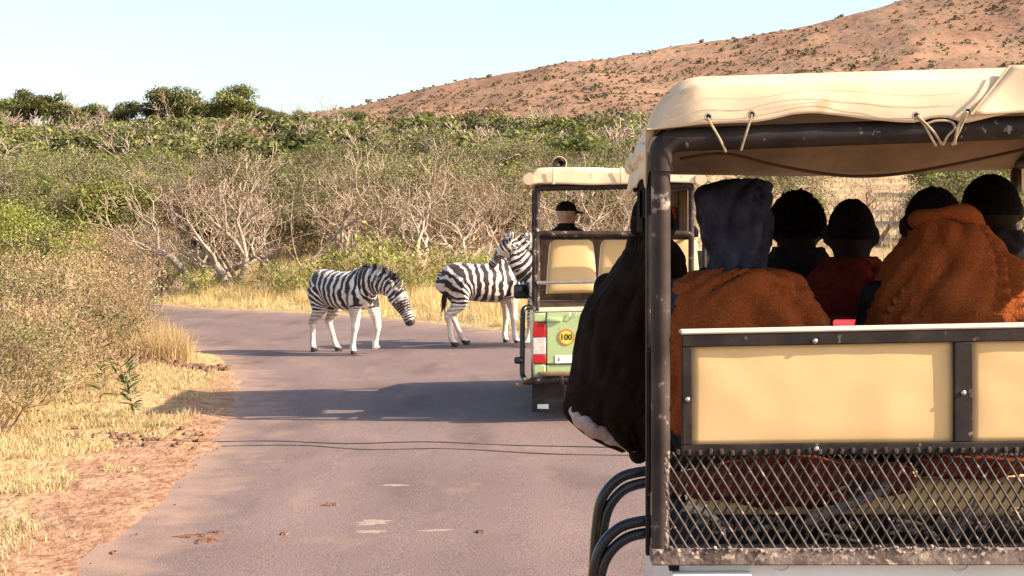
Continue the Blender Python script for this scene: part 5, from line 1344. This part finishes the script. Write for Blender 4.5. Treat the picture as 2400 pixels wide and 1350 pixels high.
M['fleece'] = leafmat('fleece_orange', (.20, .048, .013), (.29, .076, .022), (.36, .11, .034), trans=.05, rough=.95, objvar=.05)
M['fleece_base'] = pm('fleece_base', (.165, .040, .011), (.285, .076, .022), rough=1, scale=210, bump=.7, bscale=160, spec=.03)
M['fleece_dark'] = pm('fleece_dark_brown', (.014, .008, .006), (.026, .015, .011), rough=1, scale=12, bump=.5, bscale=90, spec=.05)
M['fleece_red'] = pm('fleece_red_brown', (.10, .022, .013), (.21, .055, .032), rough=1, scale=18, bump=.9, bscale=60, spec=.03)
M['lining'] = pm('pale_lining', (.36, .24, .19), (.50, .36, .29), rough=1, scale=20, bump=.5, bscale=90)

def person(label, top, d, face, clothes, skin, group, hair=None, hair_kind='short', z_seat=None, head_w=.155, lean=(0, 0), voxel=.012, hood=False, scale=1.0, torso_w=1.0, shin=.20):
    """seated figure; top = pixel of the crown of the head, d = distance, face = direction of the face as an angle (90 = away from us)"""
    t = P(top[0], top[1], d); k = scale
    f = Vector((math.cos(R(face)), math.sin(R(face)), 0)); sd = f.cross(Vector((0, 0, 1)))          # sd: the person's right
    hc = t - Vector((0, 0, .118 * k)); fw = Vector((0, 1, 0)); bx = Vector((1, 0, 0))
    neck = hc + Vector((lean[0] * .15, -.01, -.15 * k)); chest = hc + Vector((lean[0] * .5, -.02, -.40 * k)); hip = hc + Vector((lean[0], -.02, -.74 * k))
    root = empty('person', (hip.x, hip.y, hip.z - .10)); tag(root, label, 'person', group)
    g = Geo()
    rot = Matrix((sd, f, Vector((0, 0, 1)))).transposed()
    hw = head_w / 2 * k
    g.ell(hc + f * .0, (hw, .098 * k, .118 * k), 20, 14, rot)
    g.ell(hc + f * .045 * k - Vector((0, 0, .055 * k)), (hw * .78, .058 * k, .072 * k), 14, 10, rot)            # jaw
    g.ell(hc + f * .102 * k - Vector((0, 0, .022 * k)), (.016 * k, .022 * k, .028 * k), 10, 8, rot)             # nose
    g.ell(hc + f * .088 * k + Vector((0, 0, .020 * k)), (.055 * k, .016 * k, .014 * k), 10, 8, rot)             # brow
    for s_ in (-1, 1): g.ell(hc + sd * (s_ * hw * 1.04) - f * .012 * k - Vector((0, 0, .012 * k)), (.019 * k, .022 * k, .038 * k), 10, 8, rot)
    g.tube([hc - Vector((0, 0, .05 * k)) - f * .01, neck, neck - Vector((0, 0, .07 * k))], [.062 * k, .068 * k, .085 * k], 14)
    w_ = torso_w
    tor = smooth_path([(neck.x, neck.y, neck.z - .02, .075, .10), (neck.x, neck.y - .0, neck.z - .075 * k, .095, .185 * w_), (chest.x, chest.y, chest.z + .08 * k, .125, .205 * w_), (chest.x, chest.y, chest.z - .06, .125, .185 * w_), (hip.x, hip.y, hip.z + .12, .12, .165 * w_), (hip.x, hip.y, hip.z, .13, .18 * w_), (hip.x, hip.y, hip.z - .08, .09, .14 * w_)], 3)
    g.tube([p[:3] for p in tor], [(p[3] * k, p[4] * k) for p in tor], 18, up=(0, 1, 0))
    for s_ in (-1, 1):
        sh = neck + Vector((s_ * .185 * w_ * k, 0, -.10 * k)); el = sh + Vector((s_ * .06 * k, .08, -.26 * k)); wr = el + Vector((-s_ * .13 * k, .22 * k, -.02))
        g.tube([sh + Vector((-s_ * .06, 0, .01)), sh, (sh + el) / 2, el, (el + wr) / 2, wr], [.062 * k, .062 * k, .050 * k, .043 * k, .039 * k, .029 * k], 12); g.ell(sh, .063 * k)
        palm = wr + Vector((-s_ * .02, .05 * k, -.01)); g.ell(palm, (.040 * k, .048 * k, .018 * k))
        for fi in range(4):
            b0 = palm + Vector((s_ * (.030 - .02 * fi) * k, .035 * k, 0)); g.tube([b0, b0 + Vector((0, .035 * k, -.004)), b0 + Vector((0, (.058 - .006 * abs(fi - 1.4)) * k, -.024))], [.0105 * k, .010 * k, .008 * k], 8)
        g.tube([palm + Vector((-s_ * .03 * k, -.01, 0)), palm + Vector((-s_ * .052 * k, .02 * k, -.004)), palm + Vector((-s_ * .05 * k, .045 * k, -.014))], [.013 * k, .011 * k, .009 * k], 8)
        kn = hip + Vector((s_ * .13 * k, .43 * k, .02)); an = kn + Vector((0, .02, -shin * k))
        g.tube([hip + Vector((s_ * .09 * k, 0, -.02)), (hip + kn) / 2 + Vector((s_ * .04, 0, 0)), kn, (kn + an) / 2, an], [.095 * k, .085 * k, .062 * k, .055 * k, .04 * k], 12)
        g.tube([an + Vector((0, -.04, -.02)), an + Vector((0, .07, -.05)), an + Vector((0, .16, -.06))], [.045 * k, .042 * k, .03 * k], 10)
    me = remesh(g, voxel, 4, .5, root.location)
    for m in (M[skin], M[clothes], M['trouser']): me.materials.append(m)
    co = get_co(me); zc = np.empty(len(me.polygons) * 3, dtype=np.float32); me.polygons.foreach_get('center', zc); zc = zc.reshape(-1, 3)
    nz_ = neck.z - root.location.z - .035 * k; hz_ = hip.z - root.location.z + .02
    mi = np.where(zc[:, 2] > nz_, 0, np.where(zc[:, 2] > hz_, 1, 2))
    fwd = zc[:, 1] - (hip.y - root.location.y)
    mi = np.where((zc[:, 2] <= nz_) & (zc[:, 2] > hz_ + .14) & (fwd > .36 * k), 0, mi).astype(np.int32)
    me.polygons.foreach_set('material_index', mi)
    o = bpy.data.objects.new('body', me); COL.objects.link(o); o.parent = root
    for s_ in (-1, 1): Geo().ell(hc + f * .090 * k + sd * (s_ * .031 * k) - Vector((0, 0, .004)), .012 * k, 8, 6).build('eye', M['eye'], root)
    if hair:
        g = Geo(); rows = []; amp = {'short': .002, 'curly': .016, 'long': .008}[hair_kind]; out = {'short': 1.035, 'curly': 1.16, 'long': 1.10}[hair_kind]
        for i, th in enumerate(np.linspace(0, math.pi * (.56 if hair_kind != 'long' else .74), 20)):
            row_ = []
            for jx in range(41):
                ph = 2 * math.pi * jx / 40; v = Vector((math.sin(th) * math.cos(ph), math.sin(th) * math.sin(ph), math.cos(th)))
                if v.y > .35 and v.z < .45: v.y = .35; 
                fr = mnoise.noise(v * 6 + Vector((d, 0, 0))) * amp * 1.5 + mnoise.noise(v * 16 + Vector((d, 3, 0))) * amp
                p = Vector((v.x * (hw * out + fr), v.y * (.098 * k * out + fr), v.z * (.118 * k * out + fr)))
                row_.append(hc + rot @ p)
            rows.append(row_)
        o = g.grid(rows).build('hair', M[hair], root, angle=80); o.modifiers.new('thick', 'SOLIDIFY').thickness = .006
        if hair_kind == 'curly':
            gg = Geo(); rr = random.Random(int(d * 100))
            for kx in range(260):
                v = Vector((rr.gauss(0, 1), rr.gauss(-.3, 1), rr.gauss(.5, .8))).normalized()
                if v.z < -.2: continue
                p = hc + rot @ Vector((v.x * hw * 1.16, v.y * .112 * k, v.z * .136 * k)); gg.ell(p, rr.uniform(.008, .016), 6, 4)
            gg.build('curls', M[hair], o, angle=80)
    return root, hc, rot, f, neck, hip

def drape(name, parent, rings, mat, folds=.02, seed=0, n=56, fuzz=0, fl=.012, fmat='fleece', grav=1.0, nmul=3.0, pleat=0., npl=9):
    """cloth shell of closed rings; ring = (centre Vector, half width, half depth)"""
    R_ = smooth_path([(*c, a, b) for c, a, b in rings], 6); rows = []; amax = R_[:, 3].max()
    for i, (x, y, z, a, b) in enumerate(R_):
        row_ = []
        for k in range(n + 1):
            ph = 2 * math.pi * k / n; t = i / (len(R_) - 1)
            c_, s_ = math.cos(ph), math.sin(ph)
            v = Vector((c_ * 1.2, s_ * 1.2, t * 1.1 + seed))
            n1 = mnoise.noise(Vector((c_ * nmul * .55 + seed + t * 1.3, s_ * nmul * .55, t * 3.2 - c_ * 2.2))); n2 = mnoise.noise(Vector((c_ * nmul * .9 + t * 4, s_ * nmul * .9, seed + t * 4 + c_ * 3)))
            fo = folds * (n1 + .9 * (.30 - abs(n2) * 1.7)) * (.25 + .75 * min(1, a / amax)) + pleat * t * (math.sin(npl * ph + 2.5 * n1 + 1.2 * t) + .4 * math.sin(npl * 1.9 * ph + 3 * n2))
            sgx = abs(c_) ** .85 * (1 if c_ >= 0 else -1); sgy = abs(s_) ** .85 * (1 if s_ >= 0 else -1)
            row_.append(Vector((x + sgx * (a + fo), y + sgy * (b + fo), z + fo * .35)))
        row_[-1] = row_[0].copy(); rows.append(row_)
    g = Geo().grid(rows); mats = M[mat]
    if fuzz:
        r = random.Random(seed + 5); V = g.v; cnt = len(g.f)
        quads = g.f[:cnt]
        cents = [(Vector(V[q_[0]]), Vector(V[q_[1]]), Vector(V[q_[2]]), Vector(V[q_[3]])) for q_ in quads]
        ar = np.array([((c[1] - c[0]).cross(c[3] - c[0])).length for c in cents]); ar = np.cumsum(ar / ar.sum())
        idx = np.searchsorted(ar, np.random.RandomState(seed).rand(fuzz)); vv = []; ff = []
        for i in idx:
            a, b, c, d_ = cents[min(i, len(cents) - 1)]; u, w_ = r.random(), r.random()
            p = a * (1 - u) * (1 - w_) + b * u * (1 - w_) + c * u * w_ + d_ * (1 - u) * w_
            nn = (b - a).cross(d_ - a)
            if nn.length < 1e-9: continue
            nn.normalize(); cx = Vector((np.mean([k[0] for k in (a, c)]), 0, 0))
            ctr = Vector((R_[:, 0].mean(), R_[:, 1].mean(), p.z))
            if nn.dot(p - ctr) < 0: nn = -nn
            tdir = (nn + Vector((r.gauss(0, .5), r.gauss(0, .5), r.gauss(-.25 * grav, .5)))).normalized(); sdv = tdir.cross(Vector((r.gauss(0, 1), r.gauss(0, 1), r.gauss(0, 1)))).normalized() * .0016
            L2 = fl * r.uniform(.5, 1.2); o = len(vv); vv += [p - sdv, p + sdv, p + tdir * L2]; ff.append((o, o + 1, o + 2))
    ob = g.build(name, M[mat], parent, angle=85, recalc=False); ob.modifiers.new('thick', 'SOLIDIFY').thickness = .008
    if fuzz:
        fo = Geo(); fo.v = [v[:] for v in vv]; fo.f = ff
        fo_o = fo.build('pile', M[fmat], ob, smooth=False, recalc=False); fo_o['kind'] = 'stuff'
    return ob

GP = 'passengers of the near safari vehicle'
# hooded passenger in the back row, brown blanket round the shoulders
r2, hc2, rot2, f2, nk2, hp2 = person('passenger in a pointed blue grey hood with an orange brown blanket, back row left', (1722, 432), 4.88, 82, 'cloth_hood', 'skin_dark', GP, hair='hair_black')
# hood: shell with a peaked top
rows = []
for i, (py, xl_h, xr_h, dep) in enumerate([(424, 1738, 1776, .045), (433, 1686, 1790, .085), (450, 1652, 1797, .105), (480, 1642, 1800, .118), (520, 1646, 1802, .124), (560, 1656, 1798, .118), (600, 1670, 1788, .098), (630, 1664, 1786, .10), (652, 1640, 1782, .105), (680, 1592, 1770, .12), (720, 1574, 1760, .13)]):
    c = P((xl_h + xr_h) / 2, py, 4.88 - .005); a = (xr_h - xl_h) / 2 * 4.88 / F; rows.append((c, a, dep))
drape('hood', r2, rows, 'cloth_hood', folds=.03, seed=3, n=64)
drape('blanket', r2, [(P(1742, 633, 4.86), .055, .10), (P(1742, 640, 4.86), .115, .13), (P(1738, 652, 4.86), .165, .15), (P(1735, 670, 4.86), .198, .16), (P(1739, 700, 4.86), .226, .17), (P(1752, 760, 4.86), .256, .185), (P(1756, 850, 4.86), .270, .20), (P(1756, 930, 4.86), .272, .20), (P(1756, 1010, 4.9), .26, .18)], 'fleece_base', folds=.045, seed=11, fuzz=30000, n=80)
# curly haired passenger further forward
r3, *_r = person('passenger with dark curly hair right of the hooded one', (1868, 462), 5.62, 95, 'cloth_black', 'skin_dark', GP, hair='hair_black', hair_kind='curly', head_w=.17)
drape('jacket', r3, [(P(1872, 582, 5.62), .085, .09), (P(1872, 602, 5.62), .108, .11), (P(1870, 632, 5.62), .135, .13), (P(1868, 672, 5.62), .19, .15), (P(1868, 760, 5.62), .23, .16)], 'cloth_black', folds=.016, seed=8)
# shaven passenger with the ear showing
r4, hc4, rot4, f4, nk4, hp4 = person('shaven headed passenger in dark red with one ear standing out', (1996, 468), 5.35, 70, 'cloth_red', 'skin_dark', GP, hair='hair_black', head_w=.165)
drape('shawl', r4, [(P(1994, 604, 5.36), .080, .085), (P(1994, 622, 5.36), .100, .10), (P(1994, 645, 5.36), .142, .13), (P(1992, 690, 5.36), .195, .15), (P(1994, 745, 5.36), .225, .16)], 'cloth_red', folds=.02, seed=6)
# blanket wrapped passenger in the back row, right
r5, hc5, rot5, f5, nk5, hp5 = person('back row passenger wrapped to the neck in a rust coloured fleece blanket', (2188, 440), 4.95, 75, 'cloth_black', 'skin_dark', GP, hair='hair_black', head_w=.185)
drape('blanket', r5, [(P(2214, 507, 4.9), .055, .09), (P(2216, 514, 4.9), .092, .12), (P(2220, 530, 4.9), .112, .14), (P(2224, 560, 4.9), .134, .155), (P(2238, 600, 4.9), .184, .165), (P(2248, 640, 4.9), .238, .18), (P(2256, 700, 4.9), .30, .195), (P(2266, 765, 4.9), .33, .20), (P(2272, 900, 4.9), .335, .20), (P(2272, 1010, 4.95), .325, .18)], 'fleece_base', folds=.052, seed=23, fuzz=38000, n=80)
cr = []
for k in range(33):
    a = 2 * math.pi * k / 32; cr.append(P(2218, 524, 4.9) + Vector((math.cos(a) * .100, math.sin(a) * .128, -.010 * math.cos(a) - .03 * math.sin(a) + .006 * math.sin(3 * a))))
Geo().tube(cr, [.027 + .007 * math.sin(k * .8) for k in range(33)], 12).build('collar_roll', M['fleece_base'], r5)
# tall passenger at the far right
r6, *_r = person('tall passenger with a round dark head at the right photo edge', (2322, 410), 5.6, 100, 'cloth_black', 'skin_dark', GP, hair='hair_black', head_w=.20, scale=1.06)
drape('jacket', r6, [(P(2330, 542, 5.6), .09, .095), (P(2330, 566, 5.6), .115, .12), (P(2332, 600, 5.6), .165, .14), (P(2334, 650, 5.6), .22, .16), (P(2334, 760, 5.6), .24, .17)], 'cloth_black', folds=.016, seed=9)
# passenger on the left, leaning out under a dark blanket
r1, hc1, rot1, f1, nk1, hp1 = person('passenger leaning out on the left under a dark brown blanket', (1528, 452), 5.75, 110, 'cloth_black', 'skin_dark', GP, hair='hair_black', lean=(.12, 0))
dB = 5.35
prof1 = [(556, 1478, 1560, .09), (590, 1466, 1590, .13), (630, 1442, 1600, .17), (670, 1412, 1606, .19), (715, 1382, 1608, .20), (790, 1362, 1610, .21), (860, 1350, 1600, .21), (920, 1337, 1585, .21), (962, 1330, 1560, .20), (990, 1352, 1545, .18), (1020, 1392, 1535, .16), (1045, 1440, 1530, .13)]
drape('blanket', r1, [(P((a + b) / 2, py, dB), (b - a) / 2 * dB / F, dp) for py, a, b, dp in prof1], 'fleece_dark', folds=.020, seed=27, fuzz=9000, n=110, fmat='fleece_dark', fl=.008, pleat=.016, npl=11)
lp = smooth_path([(1346, 962, dB - .10), (1362, 988, dB - .16), (1390, 1008, dB - .175), (1425, 1024, dB - .165), (1462, 1040, dB - .14), (1500, 1050, dB - .10)], 5)
Geo().tube([P(*k) + Vector((0, 0, .004 * math.sin(i * 1.1))) for i, k in enumerate(lp)], [(.016 + .014 * math.sin(math.pi * min(1, (i + 2) / 20)) + .003 * math.sin(i * 2.1), .022) for i in range(len(lp))], 10).build('blanket_lining', M['lining'], r1, angle=85)
# heap of red brown blanket on the floor behind the mesh
g = Geo(); rk = random.Random(5)
rows = []
for i, t in enumerate(np.linspace(0, 1, 60)):
    px = 1572 + (2125 - 1572) * t; top = 1092 - 34 * math.sin(math.pi * min(1, t * 1.15)) ** 2 + 14 * (1 - t) ** 2; bot = 1150 + 44 * math.sin(math.pi * t) ** 1.2; row_ = []
    for k in range(25):
        u = k / 24; py = top + (bot - top) * u; b_ = math.sin(math.pi * u) ** .6
        fo = .022 * mnoise.noise(Vector((t * 9, u * 4, 2))) + .010 * mnoise.noise(Vector((t * 26, u * 12, 5)))
        row_.append(q(px, py, .24) + Vector((0, -.11 * b_ + fo, fo * .6)))
    rows.append(row_)
bl = Geo().grid(rows).build('folded_blanket', M['fleece_red'], angle=85); bl.modifiers.new('thick', 'SOLIDIFY').thickness = .02
tag(bl, 'crumpled red brown blanket behind the wire mesh of the near vehicle', 'blanket', 'blankets behind the mesh')
rows = []
for i, t in enumerate(np.linspace(0, 1, 50)):
    px = 2150 + 480 * t; top = 1078 - 4 * math.sin(t * 5); bot = 1118 + 8 * math.sin(t * 7); row_ = []
    for k in range(15):
        u = k / 14; fo = .018 * mnoise.noise(Vector((t * 9, u * 4, 12))) + .008 * mnoise.noise(Vector((t * 26, u * 12, 15))); row_.append(q(px, top + (bot - top) * u, .26) + Vector((0, -.09 * math.sin(math.pi * u) ** .6 + fo, fo * .5)))
    rows.append(row_)
bl = Geo().grid(rows).build('folded_blanket', M['fleece_red'], angle=85); bl.modifiers.new('thick', 'SOLIDIFY').thickness = .02
tag(bl, 'narrow dark red blanket edge behind the mesh at the right', 'blanket', 'blankets behind the mesh')

# people in the green jeep
GJ = 'passengers of the green jeep'
rc, hcc, rotc, fc, nkc, hpc = person('grey haired man in a dark cap and jacket, sitting in the green jeep', (1327, 474), 17.45, 8, 'cloth_black', 'skin_light', GJ, hair='hair_grey', voxel=.014, torso_w=1.0, scale=1.12, head_w=.165)
g = Geo(); rows = []
for th in np.linspace(0, math.pi * .47, 12):
    rows.append([hcc + Vector((0, 0, .02)) + rotc @ Vector((math.sin(th) * math.cos(a) * .106, math.sin(th) * math.sin(a) * .128, math.cos(th) * .128)) for a in np.linspace(0, 2 * math.pi, 33)])
capo = g.grid(rows).build('cap', M['cloth_black'], rc, angle=80); capo.modifiers.new('thick', 'SOLIDIFY').thickness = .008
g = Geo(); rows = []
for t in np.linspace(0, 1, 7):
    rows.append([hcc + rotc @ Vector((u * .095 * (1 - .35 * t * t), .10 + .125 * t * math.sqrt(max(.02, 1 - .75 * u * u)), .038 - .028 * t - .012 * u * u)) for u in np.linspace(-1, 1, 13)])
g.grid(rows).build('cap_brim', M['cloth_black'], capo, angle=80).modifiers.new('thick', 'SOLIDIFY').thickness = .008
drape('jacket_collar', rc, [(hcc + Vector((0, -.01, -.115)), .083, .09), (hcc + Vector((0, -.015, -.16)), .105, .11), (hcc + Vector((0, -.015, -.22)), .20, .14), (hcc + Vector((0, -.015, -.36)), .25, .16), (hcc + Vector((0, 0, -.6)), .25, .17)], 'cloth_black', folds=.012, seed=4, n=40)
person('red haired woman in black, sitting at the right of the green jeep', (1572, 484), 17.35, 100, 'cloth_black', 'skin_light', GJ, hair='hair_red', hair_kind='long', voxel=.014)
person('dark clothed passenger in the green jeep, mostly hidden by the near roof post', (1622, 528), 18.1, 95, 'cloth_black', 'skin_light', GJ, hair='hair_black', voxel=.016)
